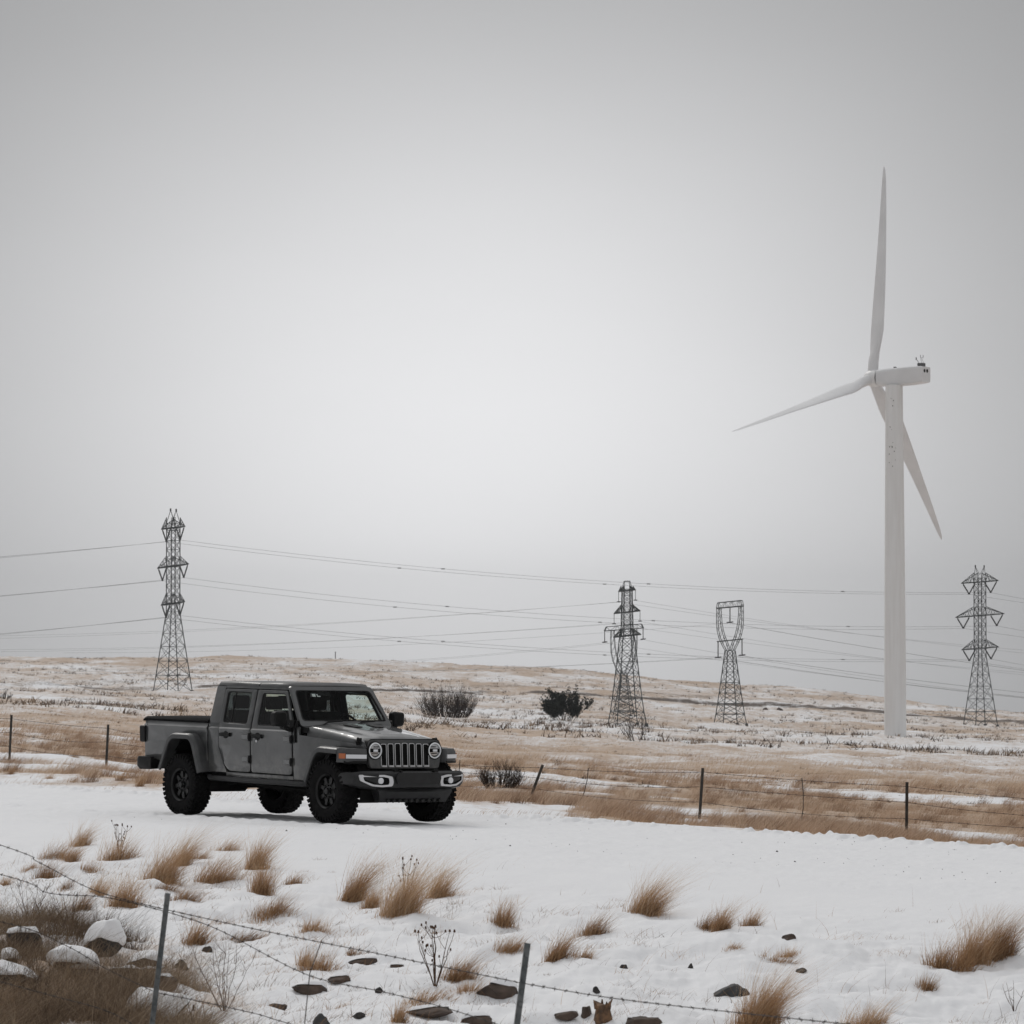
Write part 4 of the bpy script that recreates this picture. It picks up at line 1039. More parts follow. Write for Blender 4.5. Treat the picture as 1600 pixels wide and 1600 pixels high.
# roadside fence beyond the road
bf = empty('wire_fence', plc(1092, 1284)); o0 = Vector(bf.location); tag(bf, 'sparse wire fence on thin dark posts in the dry grass beyond the road', 'fence')
PL = [((-130, 1102), (-134, 1168)), ((18, 1117), (14, 1186)), ((169, 1132), (165, 1206)), ((330, 1150), (326, 1224)), ((520, 1168), (516, 1244)), ((848, 1195), (824, 1272)), ((1098, 1200), (1092, 1282)), ((1417, 1222), (1416, 1313)), ((1780, 1252), (1780, 1345))]
fbse = []
for (tx, ty), (bx__, by) in PL:
    a_, b__ = ray(bx__, by)
    D = float(np.interp(bx__, [-134, 14, 165, 516, 824, 1092, 1416, 1780], [99, 93, 88.5, 83, 79, 75, 71, 67]))
    x = a_ * D; base = Vector((x, D, float(zat(x, D)) - .12)); top = at(tx, ty, D)
    fbse.append((base, top))
    b = MB(); tpost(b, base - o0, top - o0, .030, .045); b.build('post', M['postdark'], bf, 0)
for hfrac in (.93, .68, .42, .18):
    b = MB()
    for (p0, t0), (p1, t1) in zip(fbse[:-1], fbse[1:]):
        barbed(b, [q - o0 for q in sagpts(p0.lerp(t0, hfrac), p1.lerp(t1, hfrac), random.uniform(.02, .10))], .0042, .22, .016)
    b.build('wire', M['barb'], bf, 0)
for f_, i in ((.5, 6), (.62, 4), (.30, 5)):
    p0, t0 = fbse[i]; p1, t1 = fbse[i + 1]; b = MB()
    q = [p0.lerp(t0, h).lerp(p1.lerp(t1, h), f_) - o0 for h in (.95, .7, .45, .1)]; b.tube([q[0], q[1] + Vector((.04, 0, 0)), q[2] + Vector((.05, 0, 0)), q[3]], .009, 4); b.build('stay', M['barb'], bf, 0)
# foreground fence
ff = empty('barbed_wire_fence', at(262, 1735, 19.2)); o1 = Vector(ff.location); tag(ff, 'barbed wire fence with two weathered steel posts across the snowy foreground', 'fence')
def gz(x, y): return float(zat(x, y))
pA_top = at(262, 1396, 19.2); pA_bot = at(236, 1612, 19.0); dA = (pA_bot - pA_top).normalized(); pA_b = pA_top + dA * 1.35
pB_top = at(824, 1474, 16.4); pB_bot = at(806, 1612, 16.3); dB = (pB_bot - pB_top).normalized(); pB_b = pB_top + dB * 1.35
for t_, bt in ((pA_top, pA_b), (pB_top, pB_b)):
    b = MB(); tpost(b, bt - o1, t_ - o1, .0135, .028); b.build('post', M['postgreen'], ff, 0)
pZ_top = at(-330, 1300, 22.5); pY_top = at(1560, 1590, 13.6)
dn = Vector((0, 0, -1))
def fw(pts): 
    b = MB(); P_ = [at(x, y, D) - o1 for x, y, D in pts]
    # smooth through the points
    out = []
    for i in range(len(P_) - 1):
        p0 = P_[max(i - 1, 0)]; p1 = P_[i]; p2 = P_[i + 1]; p3 = P_[min(i + 2, len(P_) - 1)]
        for j in range(8):
            t = j / 8; out.append(.5 * ((2 * p1) + (p2 - p0) * t + (2 * p0 - 5 * p1 + 4 * p2 - p3) * t * t + (3 * p1 - p0 - 3 * p2 + p3) * t ** 3))
    out.append(P_[-1]); barbed(b, out, .0021, .085, .011); b.build('barbed_wire', M['barb'], ff, 0)
DF = lambda x: float(np.interp(x, [-400, 262, 824, 1700], [22.4, 19.2, 16.4, 13.0]))
for w_ in ([(-400, 1190), (0, 1320), (60, 1347), (150, 1392), (258, 1421)],
           [(258, 1421), (400, 1452), (600, 1492), (815, 1536)], [(815, 1536), (960, 1560), (1150, 1582), (1330, 1601), (1700, 1640)],
           [(-400, 1270), (0, 1366), (75, 1395), (165, 1402), (258, 1424)], [(258, 1424), (340, 1452), (480, 1523), (600, 1550), (700, 1576), (812, 1612)],
           [(-300, 1385), (0, 1440), (100, 1476), (165, 1513), (244, 1551)], [(244, 1551), (300, 1562), (400, 1584), (470, 1604), (812, 1690)],
           [(-200, 1480), (60, 1550), (170, 1581), (232, 1618)]):
    fw([(x, y, DF(x)) for x, y in w_])
b = MB(); b.tube([at(503, 1468, DF(503)) - o1, at(484, 1521, DF(484)) - o1, at(475, 1610, DF(475)) - o1], .0026, 4); b.build('wire_stay', M['barb'], ff, 0)

# ------------------------------------------------------------------ grass
def blade_mat(name, stops, rough=.75):
    m = principled(name, (.4, .3, .2), rough, spec=.2); n, l, b = nt(m)
    a = node(n, 'ShaderNodeAttribute', attribute_name='tone'); r = ramp(n, stops)
    l.new(a.outputs['Fac'], r.inputs['Fac']); l.new(r.outputs['Color'], b.inputs['Base Color'])
    # thin straw lets some light through
    tr = n.new('ShaderNodeBsdfTranslucent'); l.new(r.outputs['Color'], tr.inputs['Color']); mx = n.new('ShaderNodeMixShader'); mx.inputs[0].default_value = .25
    out = n['Material Output']; l.new(b.outputs[0], mx.inputs[1]); l.new(tr.outputs[0], mx.inputs[2]); l.new(mx.outputs[0], out.inputs['Surface'])
    return m
M['straw'] = blade_mat('dry_straw', [(0, (.10, .060, .034)), (.35, (.34, .195, .10)), (.7, (.54, .35, .20)), (1, (.68, .53, .38))])
M['fieldgrass'] = blade_mat('pale_field_grass', [(0, (.26, .17, .11)), (.35, (.50, .355, .262)), (.7, (.64, .49, .36)), (1, (.74, .61, .48))])
M['twig'] = blade_mat('dark_twigs', [(0, (.030, .021, .017)), (.5, (.06, .042, .033)), (1, (.11, .08, .06))])
def blades(base, h, wid, lean, curl, tone, seg=3):
    """base (n,3); lean (n,2) horizontal offset of the tip; returns verts, quads, tone per vertex"""
    n = len(base); th = rng.uniform(0, math.pi, n); wd = np.stack([np.cos(th), np.sin(th) * .6, np.zeros(n)], -1)
    Vs = []; Ts = []
    for i in range(seg + 1):
        t = i / seg
        off = lean * (t ** curl[:, None] if hasattr(curl, 'shape') else t ** curl)
        z = h * t * (1 - .12 * t)
        p = base.copy(); p[:, :2] += off; p[:, 2] += z
        w = (wid * (1 - .85 * t) * .5)[:, None]
        Vs.append(p - wd * w); Vs.append(p + wd * w); tt = np.clip(tone, 0, 1); Ts += [tt, tt]
    V = np.stack(Vs, 1).reshape(-1, 3); T = np.stack(Ts, 1).reshape(-1)
    st = (seg + 1) * 2; o = np.arange(n)[:, None] * st
    Q = np.concatenate([o + np.array([[2 * i, 2 * i + 1, 2 * i + 3, 2 * i + 2]]) for i in range(seg)], 0)
    return V, Q, T
def tuft_mesh(name, p, wm, hm_, dens, lean=.55, mat='straw', tone0=.5, cat=None, label=None, group=None, messy=.25):
    n = int(dens); wm *= .82; u = rng.normal(0, .36, n).clip(-.9, .9); v = rng.normal(0, .30, n)
    # several clumps inside one tuft
    k = rng.integers(0, 4, n); kc = rng.normal(0, .22, (4, 2)); u = u * .62 + kc[k, 0]; v = v * .62 + kc[k, 1]
    bx = u * wm; by = v * max(wm * .6, .08)
    wx, wy = p.x + bx, p.y + by
    z = zat(wx, wy) - p.z - .02
    base = np.stack([bx, by, z], -1)
    h = hm_ * (rng.beta(2.4, 1.9, n) * .85 + .15) * (1 - .40 * np.abs(u))
    tall = rng.random(n) < .13; h = np.where(tall, hm_ * rng.uniform(.95, 1.25, n), h)
    ln = np.stack([lean * .8 * h * rng.normal(1.0, .35, n) + bx * .30 + rng.normal(0, messy, n) * h, rng.normal(.05, messy, n) * h + by * .6], -1)
    wid = rng.uniform(.0028, .0055, n) * np.where(tall, .7, 1)
    tone0 = tone0 + rng.normal(0, .09); old_shaded = (rng.random(n) < rng.uniform(.25, .48)) & ~tall; h = np.where(old_shaded, h * .5, h)      # last year's matted growth at the foot, self-shade put into its darker tone
    tone = np.clip(tone0 + .08 + rng.normal(0, .17, n) + np.where(tall, .20, 0) - np.where(old_shaded, .34, 0), 0, 1)
    V, Q, T = blades(base, h, wid, ln, rng.uniform(1.3, 2.1, n), tone, 4)
    o = np_mesh(name, V, Q, M[mat], False, {'tone': T}); o.location = p
    return tag(o, label, cat or 'grass tuft', group)
GT = 'grass tufts in the foreground snow'
TUFTS = [   # base x, base y, width, height (photo pixels), lean, tone, label
    (122, 1322, 34, 42, .7, .5, 'feathery tuft nearest the road edge at the far left of the foreground'),
    (80, 1341, 50, 34, .6, .42, 'broad low tuft just above the upper barbed wire at far left'),
    (75, 1373, 46, 36, .5, .30, 'dark brown tuft crossed by the upper barbed wire at far left'),
    (108, 1347, 28, 36, .6, .5, 'pale tuft wedged between the feathery and the broad far left tufts'),
    (40, 1362, 32, 16, .5, .3, 'small flat dark tuft left of the wire-crossed dark brown tuft'),
    (183, 1344, 50, 46, .5, .5, 'rounded tuft with a dead weed standing in it, left foreground'),
    (138, 1363, 28, 22, .5, .35, 'little brown tuft below and left of the rounded weedy tuft'),
    (255, 1378, 62, 74, .75, .52, 'largest windswept tuft below the truck rear wheel, leaning hard right'),
    (283, 1352, 30, 62, .95, .48, 'narrow steep tuft rising behind the largest windswept left tuft'),
    (335, 1378, 62, 52, .7, .5, 'full bushy tuft right of the largest windswept left tuft'),
    (355, 1329, 36, 28, .8, .5, 'light tuft close to the road below the truck middle'),
    (308, 1342, 32, 20, .6, .4, 'short tuft just left of the light roadside tuft'),
    (195, 1417, 58, 56, .35, .5, 'upright reddish tuft with a flat base above the snow-capped boulders'),
    (150, 1395, 34, 36, .5, .42, 'medium tuft left of and above the upright reddish one'),
    (125, 1421, 42, 34, .6, .25, 'dark ragged tuft left of the upright reddish tuft'),
    (109, 1386, 26, 18, .4, .25, 'tiny dark tuft between the two left barbed wires'),
    (10, 1383, 24, 20, .5, .4, 'small tuft on the left picture edge between two wires'),
    (293, 1406, 60, 28, .9, .25, 'dark flattened tuft right of the left fence post top'),
    (255, 1389, 44, 24, .7, .28, 'thin dark mat of grass just above the left fence post'),
    (402, 1358, 44, 62, .5, .5, 'tall tuft behind another, below the gap between the truck wheels'),
    (408, 1397, 42, 62, .3, .5, 'dense column-like tuft in front of the tall one, mid left'),
    (305, 1473, 48, 46, .55, .4, 'lone fan of grass right of the left steel post'),
    (380, 1468, 84, 24, .9, .15, 'long dark flattened clump under the twin wires, right of the left post'),
    (457, 1381, 38, 22, .5, .3, 'small spiky tuft below the truck front wheel'),
    (425, 1431, 80, 34, .6, .42, 'wide low tuft below the dense column-like tuft'),
    (490, 1454, 44, 28, .4, .5, 'thin pale tuft right of the wide low tuft'),
    (555, 1408, 40, 78, .8, .55, 'slim tall tuft leaning right, first of two below the front bumper'),
    (577, 1418, 34, 42, .3, .36, 'short dense foot of grass against the slim leaning tuft'),
    (632, 1428, 64, 92, .6, .55, 'tallest golden tuft at centre with a dark base'),
    (681, 1402, 42, 58, .6, .5, 'compact golden tuft touching the tallest one on its right'),
    (700, 1401, 26, 14, .4, .3, 'low wisps right of the compact golden tuft'),
    (470, 1508, 30, 34, .25, .3, 'brown spiky tuft, left of a pair crossed by the fence stay'),
    (500, 1515, 54, 36, .3, .38, 'mound of brown grass, right of a pair crossed by the fence stay'),
    (550, 1493, 22, 18, .4, .35, 'very small tuft below the upper wire near the flat red rocks'),
    (716, 1532, 52, 48, .7, .38, 'brushy tuft around the dark dead weed, left of the right post'),
    (735, 1548, 64, 22, .4, .35, 'low sprawling grass between the dead weed and the brown rock'),
    (787, 1446, 40, 44, .35, .45, 'upright tuft standing alone above the right fence post'),
    (797, 1488, 54, 30, .7, .42, 'wispy tuft right behind the right fence post top'),
    (655, 1567, 64, 26, .5, .33, 'flattened brown clump above the lower right-centre rocks'),
    (620, 1598, 30, 40, .3, .4, 'straggly tuft at the bottom edge below the flattened brown clump'),
    (1005, 1428, 58, 72, .75, .5, 'big windswept tuft alone in the open snow right of centre'),
    (932, 1460, 44, 40, .6, .38, 'round green-brown tuft left of the big lone windswept tuft'),
    (873, 1500, 40, 50, .6, .3, 'dark slanting tuft right of the right fence post'),
    (908, 1496, 34, 24, .5, .35, 'ragged little tuft joined to the dark slanting tuft'),
    (1104, 1453, 40, 30, .7, .32, 'left half of the double tuft on the right snow slope'),
    (1124, 1454, 36, 48, .5, .4, 'taller right half of the double tuft on the right snow slope'),
    (1176, 1447, 30, 34, .45, .35, 'small upright tuft right of the double tuft'),
    (1142, 1483, 36, 14, .5, .35, 'mat of brown grass below the double tuft'),
    (1212, 1502, 48, 20, .7, .3, 'curled brown clump above the small black stone on the right'),
    (1235, 1494, 34, 20, .2, .38, 'curled tip of grass attached to the curled brown clump on the right'),
    (1185, 1606, 70, 96, .6, .42, 'tall sparse grass cut off by the bottom edge, right of centre'),
    (1345, 1612, 70, 48, .5, .5, 'faint thin grass at the bottom edge between two wire sections'),
    (1490, 1516, 62, 56, .5, .3, 'left part of the wide dark tuft at the right edge'),
    (1515, 1508, 46, 84, .35, .5, 'pale central plume of the wide tuft at the right edge'),
    (1556, 1500, 74, 74, .6, .22, 'dark right part of the wide tuft at the right edge'),
    (1450, 1547, 34, 28, .3, .22, 'small dark tuft below the wide tuft at the right edge'),
]
for (x, y, w, h, ln, tn, lb) in TUFTS:
    p = hit(x, y, 19, 80); k = p.y / F
    tuft_mesh('grass_tuft', p, w * k, h * k * 1.12, 160 + w * h * .22, ln, 'straw', tn, None, lb, GT)
GT2 = 'grass tufts on the snow beyond the road'
for (x, y, w, h, lb) in [(15, 1210, 14, 16, 'brown tuft at the foot of the leftmost background fence post'), (77, 1217, 16, 12, 'dark spiky tuft at the left edge of the snowy road'), (128, 1207, 14, 16, 'tuft left of the second background fence post'),
        (116, 1183, 18, 14, 'tuft halfway between the two left background fence posts'), (187, 1220, 20, 22, 'reddish tuft right of the second background fence post, beside the road'), (219, 1229, 20, 26, 'tuft by the road just behind the truck rear bumper'),
        (186, 1187, 16, 18, 'leaning tuft on snow right of the second background fence post'), (152, 1184, 14, 10, 'low dark tuft left of the second background fence post')]:
    p = hit(x, y, 40, 200); k = p.y / F; tuft_mesh('grass_tuft', p, w * k, h * k * 1.1, 260, .5, 'straw', .42, None, lb, GT2)

def scatter(n, d0, d1, power=1.0, px=(-60, 1660)):
    D = np.exp(np.log(d0) + (np.log(d1) - np.log(d0)) * rng.random(n) ** power); t = (rng.uniform(px[0], px[1], n) - 800) / F
    return t * D, D
def stuff(name, V, Q, T, mat):
    o = np_mesh(name, V, Q, M[mat], False, {'tone': T}); o['kind'] = 'stuff'; return o
# wind-combed field grass beyond the road
def field(n, d0, d1, hh, ww, seg, tone_s, thr=.28, lean=.6):
    x, D = scatter(n, d0, d1); f_, l_ = fl(x, D)
    G = gat(x, D, GR) + (fbm(x * .8, D * .45, 4, 90) - .5) * 3.4
    ok = (G > thr + .30) & (l_ > road_edge(f_) + .35)
    x, D = x[ok], D[ok]; n = len(x)
    cl = fbm(x * .55, D * .35, 3, 93); patch = fbm(x * .10, D * .08, 2, 94)
    h = hh * rng.uniform(.35, 1.1, n) * (.22 + 1.15 * sstep(.40, .68, cl))
    tone = .50 + (cl - .5) * .5 + (patch - .5) * 1.3 + rng.normal(0, .13, n)
    z = zat(x, D) - .02
    ln = np.stack([lean * h * rng.normal(1, .45, n), rng.normal(0, .4, n) * h], -1)
    return blades(np.stack([x, D, z], -1), h, ww * rng.uniform(.6, 1.3, n), ln, rng.uniform(1.2, 1.8, n), tone * tone_s, seg)
V, Q, T = field(420000, 46, 125, .15, .008, 3, 1.0); stuff('dry_grass', V, Q, T, 'fieldgrass')
V, Q, T = field(220000, 125, 420, .38, .020, 2, 1.05, .30, .6); stuff('dry_grass', V, Q, T, 'fieldgrass')
# tussocks standing in the field grass
x, D = scatter(3000, 47, 150); f_, l_ = fl(x, D); ok = (l_ > road_edge(f_) + .8) & (gat(x, D, GR) + (fbm(x * .3, D * .2, 2, 130) - .5) * 1.2 > .50); x, D = x[ok], D[ok]; n = len(x); per = 95
sz = rng.uniform(.5, 1.25, n) * np.interp(D, [47, 150], [.30, .42]); X_, D_, S_ = [np.repeat(q, per) for q in (x, D, sz)]; m = len(X_); tn = np.repeat(rng.normal(.40, .26, n), per); X_ = X_ + rng.normal(0, .30, m) * S_; D_ = D_ + rng.normal(0, .30, m) * S_
h = S_ * rng.beta(2.2, 2, m) * 1.15; V, Q, T = blades(np.stack([X_, D_, zat(X_, D_) - .02], -1), h, rng.uniform(.006, .011, m), np.stack([h * rng.normal(.55, .35, m), h * rng.normal(0, .3, m)], -1), 1.6, tn + rng.normal(0, .15, m) - .3 * (rng.random(m) < .25), 3); stuff('dry_grass', V, Q, T, 'fieldgrass')
# grass fringe against the windrow
x, D = scatter(26000, 40, 70); f_, l_ = fl(x, D); ok = (l_ > road_edge(f_) + .15) & (l_ < road_edge(f_) + 2.4) & (fbm(x * .8, D * .8, 2, 97) > .40); x, D = x[ok], D[ok]; n = len(x)
h = rng.uniform(.03, .13, n); V, Q, T = blades(np.stack([x, D, zat(x, D) - .02], -1), h, rng.uniform(.004, .007, n), np.stack([h * .7, h * 0], -1), 1.5, rng.normal(.42, .18, n), 3); stuff('dry_grass', V, Q, T, 'straw')
# low scrub dotted over the slope and hill
def scrub(n, d0, d1, s0, s1, per, thr):
    x, D = scatter(n, d0, d1, .8); ok = (fbm(x / 30, D / 70, 3, 101) + rng.normal(0, .08, n)) > thr; x, D = x[ok], D[ok]; n = len(x)
    sz = s0 + (s1 - s0) * rng.random(n) ** 3; X_ = np.repeat(x, per); D_ = np.repeat(D, per); S_ = np.repeat(sz, per); tn = np.repeat(rng.normal(.42, .3, n), per)
    m = len(X_); ox = rng.normal(0, .33, m) * S_; od = rng.normal(0, .33, m) * S_
    return blades(np.stack([X_ + ox, D_ + od, zat(X_, D_) - .05], -1), S_ * rng.uniform(.3, .75, m), S_ * rng.uniform(.06, .14, m), np.stack([rng.normal(.1, .35, m) * S_, rng.normal(0, .2, m) * S_], -1), 1.4, tn + rng.normal(0, .12, m), 2)
M['scrubm'] = blade_mat('hill_scrub', [(0, (.055, .04, .03)), (.4, (.14, .10, .072)), (1, (.36, .27, .19))])
V, Q, T = scrub(9000, 110, 420, .08, .34, 16, .48); stuff('scrub', V, Q, T, 'scrubm')
V, Q, T = scrub(24000, 420, 2150, .25, 1.9, 9, .46); stuff('scrub', V, Q, T, 'scrubm')
# rank brown grass in the rocky corner, lower left
x, D = scatter(120000, 19.5, 31, 1.0, (-120, 330)); px_ = x / D * F + 800; py_ = HOR + (EYE - zat(x, D)) / D * F
edge_ = 1425 + .72 * np.clip(px_ - 70, 0, None) + (fbm(x * 2, D * 2, 3, 110) - .5) * 250
ok = (py_ > edge_) & (fbm(x * 3.0, D * 2.5, 3, 111) > .40); x, D = x[ok], D[ok]; n = len(x)
h = rng.uniform(.05, .27, n) * (.45 + fbm(x * 2, D * 2, 2, 112)) * np.where(rng.random(n) < .10, 1.9, 1); V, Q, T = blades(np.stack([x, D, zat(x, D) - .01], -1), h, rng.uniform(.0025, .005, n), np.stack([rng.normal(.3, .7, n) * h, rng.normal(0, .5, n) * h], -1), rng.uniform(1, 2.4, n), .27 + (fbm(x * 1.5, D * 1.5, 2, 113) - .5) * 1.1 + rng.normal(0, .18, n), 4); M['rank'] = blade_mat('rank_brown_grass', [(0, (.07, .048, .033)), (.35, (.21, .15, .10)), (.7, (.37, .285, .20)), (1, (.52, .43, .33))]); stuff('rank_grass', V, Q, T, 'rank')
# sparse single stems poking through the snow
x, D = scatter(9000, 21, 42, 1.0); f_, l_ = fl(x, D); px_ = x / D * F + 800
ok = (l_ < -4.5) & (rng.random(len(x)) < np.interp(px_, [0, 350, 800, 1600], [1.0, .75, .30, .12])) & (fbm(x * .8, D * .8, 2, 120) > .45); x, D = x[ok], D[ok]; n = len(x)
h = .03 + .20 * rng.random(n) ** 2.2; V, Q, T = blades(np.stack([x, D, zat(x, D) - .01], -1), h, rng.uniform(.002, .0035, n), np.stack([rng.normal(.4, .4, n) * h, rng.normal(0, .3, n) * h], -1), 1.5, rng.normal(.3, .2, n), 3); stuff('grass_stems', V, Q, T, 'straw')

# wisps and matted litter where the snow is thin
x, D = scatter(1300, 20.5, 40, 1.0); f_, l_ = fl(x, D); px_ = x / D * F + 800
ok = (l_ < -5.2) & (rng.random(len(x)) < np.interp(px_, [0, 350, 800, 1000, 1600], [1.0, .9, .55, .18, .07])); x, D = x[ok], D[ok]; n = len(x); per = 26
sz = rng.uniform(.03, .13, n); X_, D_, S_ = [np.repeat(q, per) for q in (x, D, sz)]; m = len(X_); tn = np.repeat(rng.normal(.22, .2, n), per)
X_ = X_ + rng.normal(0, .9, m) * S_; D_ = D_ + rng.normal(0, .8, m) * S_; h = S_ * rng.uniform(.2, 1.1, m)
V, Q, T = blades(np.stack([X_, D_, zat(X_, D_) - .008], -1), h, rng.uniform(.002, .0045, m), np.stack([h * rng.normal(.5, .9, m), h * rng.normal(0, .6, m)], -1), 1.3, tn + rng.normal(0, .14, m), 3); stuff('grass_litter', V, Q, T, 'straw')
# ------------------------------------------------------------------ shrubs and weeds
def branchy(b, p, d, ln, r, depth, spread, up=.25, kids=3, jit=.25, leaf=None):
    pts = [Vector(p)]; dd = Vector(d).normalized(); n = 4
    for i in range(n):
        dd = (dd + Vector((random.gauss(0, jit), random.gauss(0, jit), random.gauss(up * .4, jit * .6)))).normalized(); pts.append(pts[-1] + dd * ln / n)
    b.tube(pts, [r * (1 - .55 * i / n) for i in range(n + 1)], 3 if depth < 2 else 4, False)
    if leaf is not None and depth <= 1:
        for q in pts[1:]: leaf.append(q)
    if depth > 0:
        for k in range(kids):
            i = random.randint(1, n); a = Vector((random.gauss(0, 1), random.gauss(0, 1), random.gauss(up, .5))).normalized()
            branchy(b, pts[i], (dd + a * spread), ln * random.uniform(.5, .75), r * .55, depth - 1, spread, up, kids, jit, leaf)
def mat_tone(o, t=None):
    me = o.data; a = me.attributes.new('tone', 'FLOAT', 'POINT'); a.data.foreach_set('value', np.clip(rng.normal(.4, .25, len(me.vertices)), 0, 1).astype(np.float32))
def twig_bush(px, py, wpx, hpx, stems, depth, label, D=None, lean=.1, r=None, spread=.7):
    p = plc(px, py, D=D) if D else hit(px, py, 40, 900); k = p.y / F; w, h = wpx * k, hpx * k
    o = empty('bare_shrub', p); tag(o, label, 'shrub')
    b = MB()
    for i in range(stems):
        u = random.uniform(-1, 1); x = u * w * .30
        d = Vector((u * 1.1 + lean, random.uniform(-.6, .6), 1.0)); ln = h * random.uniform(.40, .80) * (1.05 - .25 * abs(u))
        branchy(b, (x, random.uniform(-.2, .2) * w, -.05), d, ln, max(r or .012, k * .50), depth, spread, .35, 4, .16)
    q = b.build('branches', M['twig'], o, 0); mat_tone(q); return o
twig_bush(700, 1121, 108, 40, 130, 2, 'wide dark brown leafless bush on the slope above the truck bonnet', lean=.1, r=.022)
twig_bush(995, 1158, 36, 42, 9, 2, 'small spindly leafless bush at the foot of the slender pylon', lean=0, r=.018)
twig_bush(783, 1231, 72, 40, 70, 2, 'spreading grey brown sagebrush by the leaning fence post', lean=.3, r=.009, spread=1.0)
twig_bush(4, 1092, 30, 12, 14, 2, 'dark low shrub cut by the left edge, above the left fence posts', lean=0, r=.03)
twig_bush(32, 1478, 100, 84, 12, 2, 'thin upright dead twigs behind the left boulders', D=25.6, lean=.1, r=.0035)
def evergreen(px, py, wpx, hpx, label):
    p = hit(px, py, 60, 900); k = p.y / F; w, h = wpx * k, hpx * k; o = empty('evergreen_shrub', p); tag(o, label, 'shrub')
    b = MB(); lf = []
    for i in range(30):
        u = random.uniform(-1, 1); branchy(b, (u * w * .3, random.uniform(-.3, .3), -.05), (u * .8 + .05, random.uniform(-.5, .5), random.uniform(.7, 1.1)), h * random.uniform(.45, .78) * (1.1 - .3 * abs(u + .05)), .4 * k, 2, .7, .2, 3, .2, lf)
    q = b.build('branches', M['twig'], o, 0); mat_tone(q)
    P_ = np.array([tuple(v) for v in lf]); P_ = np.repeat(P_, 9, 0); n = len(P_); P_ = P_ + rng.normal(0, 1, (n, 3)) * k * 1.3
    P_[:, 2] = np.maximum(P_[:, 2], .05)
    ln = rng.normal(0, 1, (n, 2)) * k * .9; V, Q, T = blades(P_, rng.uniform(-1.2, 2.6, n) * k, rng.uniform(1.8, 3.6, n) * k, ln, 1.2, rng.random(n), 2)
    m = blade_mat('dark_evergreen_leaves', [(0, (.006, .009, .007)), (.6, (.012, .018, .013)), (1, (.026, .034, .024))]); np_mesh('foliage', V, Q, m, False, {'tone': T}, o)
evergreen(884, 1126, 56, 40, 'dense dark evergreen shrub on the slope between the truck and pylons')
M['stalk'] = blade_mat('dead_weed_stalk', [(0, (.06, .032, .02)), (.5, (.13, .075, .048)), (1, (.22, .14, .09))])
def weed(px, py, hpx, stems, label, heads=True, D=None, spread=.35, kids=2):
    p = hit(px, py, 19, 60); k = p.y / F; h = hpx * k; o = empty('dead_weed', p); tag(o, label, 'dead weed', 'dead weeds in the foreground snow')
    b = MB(); hd = MB()
    for i in range(stems):
        a = random.uniform(-1, 1) * spread; pts = [Vector((0, 0, -.03))]
        for j in range(1, 7):
            t = j / 6; pts.append(Vector((a * h * t ** .8 + random.gauss(0, .012) * h, random.gauss(0, .05) * h * t, h * t * random.uniform(.96, 1.0) * (1 - .25 * abs(a)))))
        b.tube(pts, [(.0042 if heads else .0024) * (1 - .6 * j / 6) for j in range(7)], 4, False)
        for q in range(kids):
            j = random.randint(2, 5); e = pts[j] + Vector((random.uniform(-.22, .22) * h, random.uniform(-.1, .1) * h, random.uniform(.08, .26) * h)); m_ = pts[j].lerp(e, .5) + Vector((0, 0, -.02 * h)); b.tube([pts[j], m_, e], [q_ * (1 if heads else .55) for q_ in (.0026, .002, .0015)], 3, False)
            if heads: hd.tube([e, e + Vector((0, 0, .018))], [.008, .006], 5)
        if heads: hd.tube([pts[-1] - Vector((0, 0, .004)), pts[-1] + Vector((0, 0, .016))], [.009, .006], 6)
    q = b.build('stalks', M['stalk'], o, 0); mat_tone(q)
    if heads: q = hd.build('seed_heads', M['stalk'], o, 30); mat_tone(q); q['kind'] = 'stuff'
weed(680, 1541, 92, 8, 'dark branching dead weed with knobbly seed heads, left of the right post')
weed(350, 1580, 110, 9, 'pale thin branching weed in the snow right of the left post', False, spread=.5, kids=4)
weed(186, 1340, 52, 5, 'dead weed with dark seed heads rising from the rounded left tuft', True, spread=.25)
weed(634, 1420, 80, 4, 'stiff dark stems standing in the tallest golden tuft', True, spread=.3)
weed(285, 1600, 30, 5, 'short dark thorny weed at the bottom edge beside the left post', True, spread=.6)
weed(1585, 1580, 48, 4, 'bent thin stems near the lower right corner', False, spread=.4)
weed(110, 1455, 66, 9, 'tangle of thin dark stalks behind the snow-capped boulders', False, spread=.6, kids=3)
twig_bush(112, 1458, 84, 66, 9, 2, 'brittle dark twigs between the far left wires, above the snow mound boulder', D=26.5, lean=.05, r=.003)
twig_bush(20, 1440, 90, 64, 10, 2, 'dark thin twigs at the left edge between the upper two barbed wires', D=28, lean=.1, r=.003)
weed(45, 1440, 70, 9, 'thin dark stalks crossing the wires at the far left', False, spread=.6, kids=3)

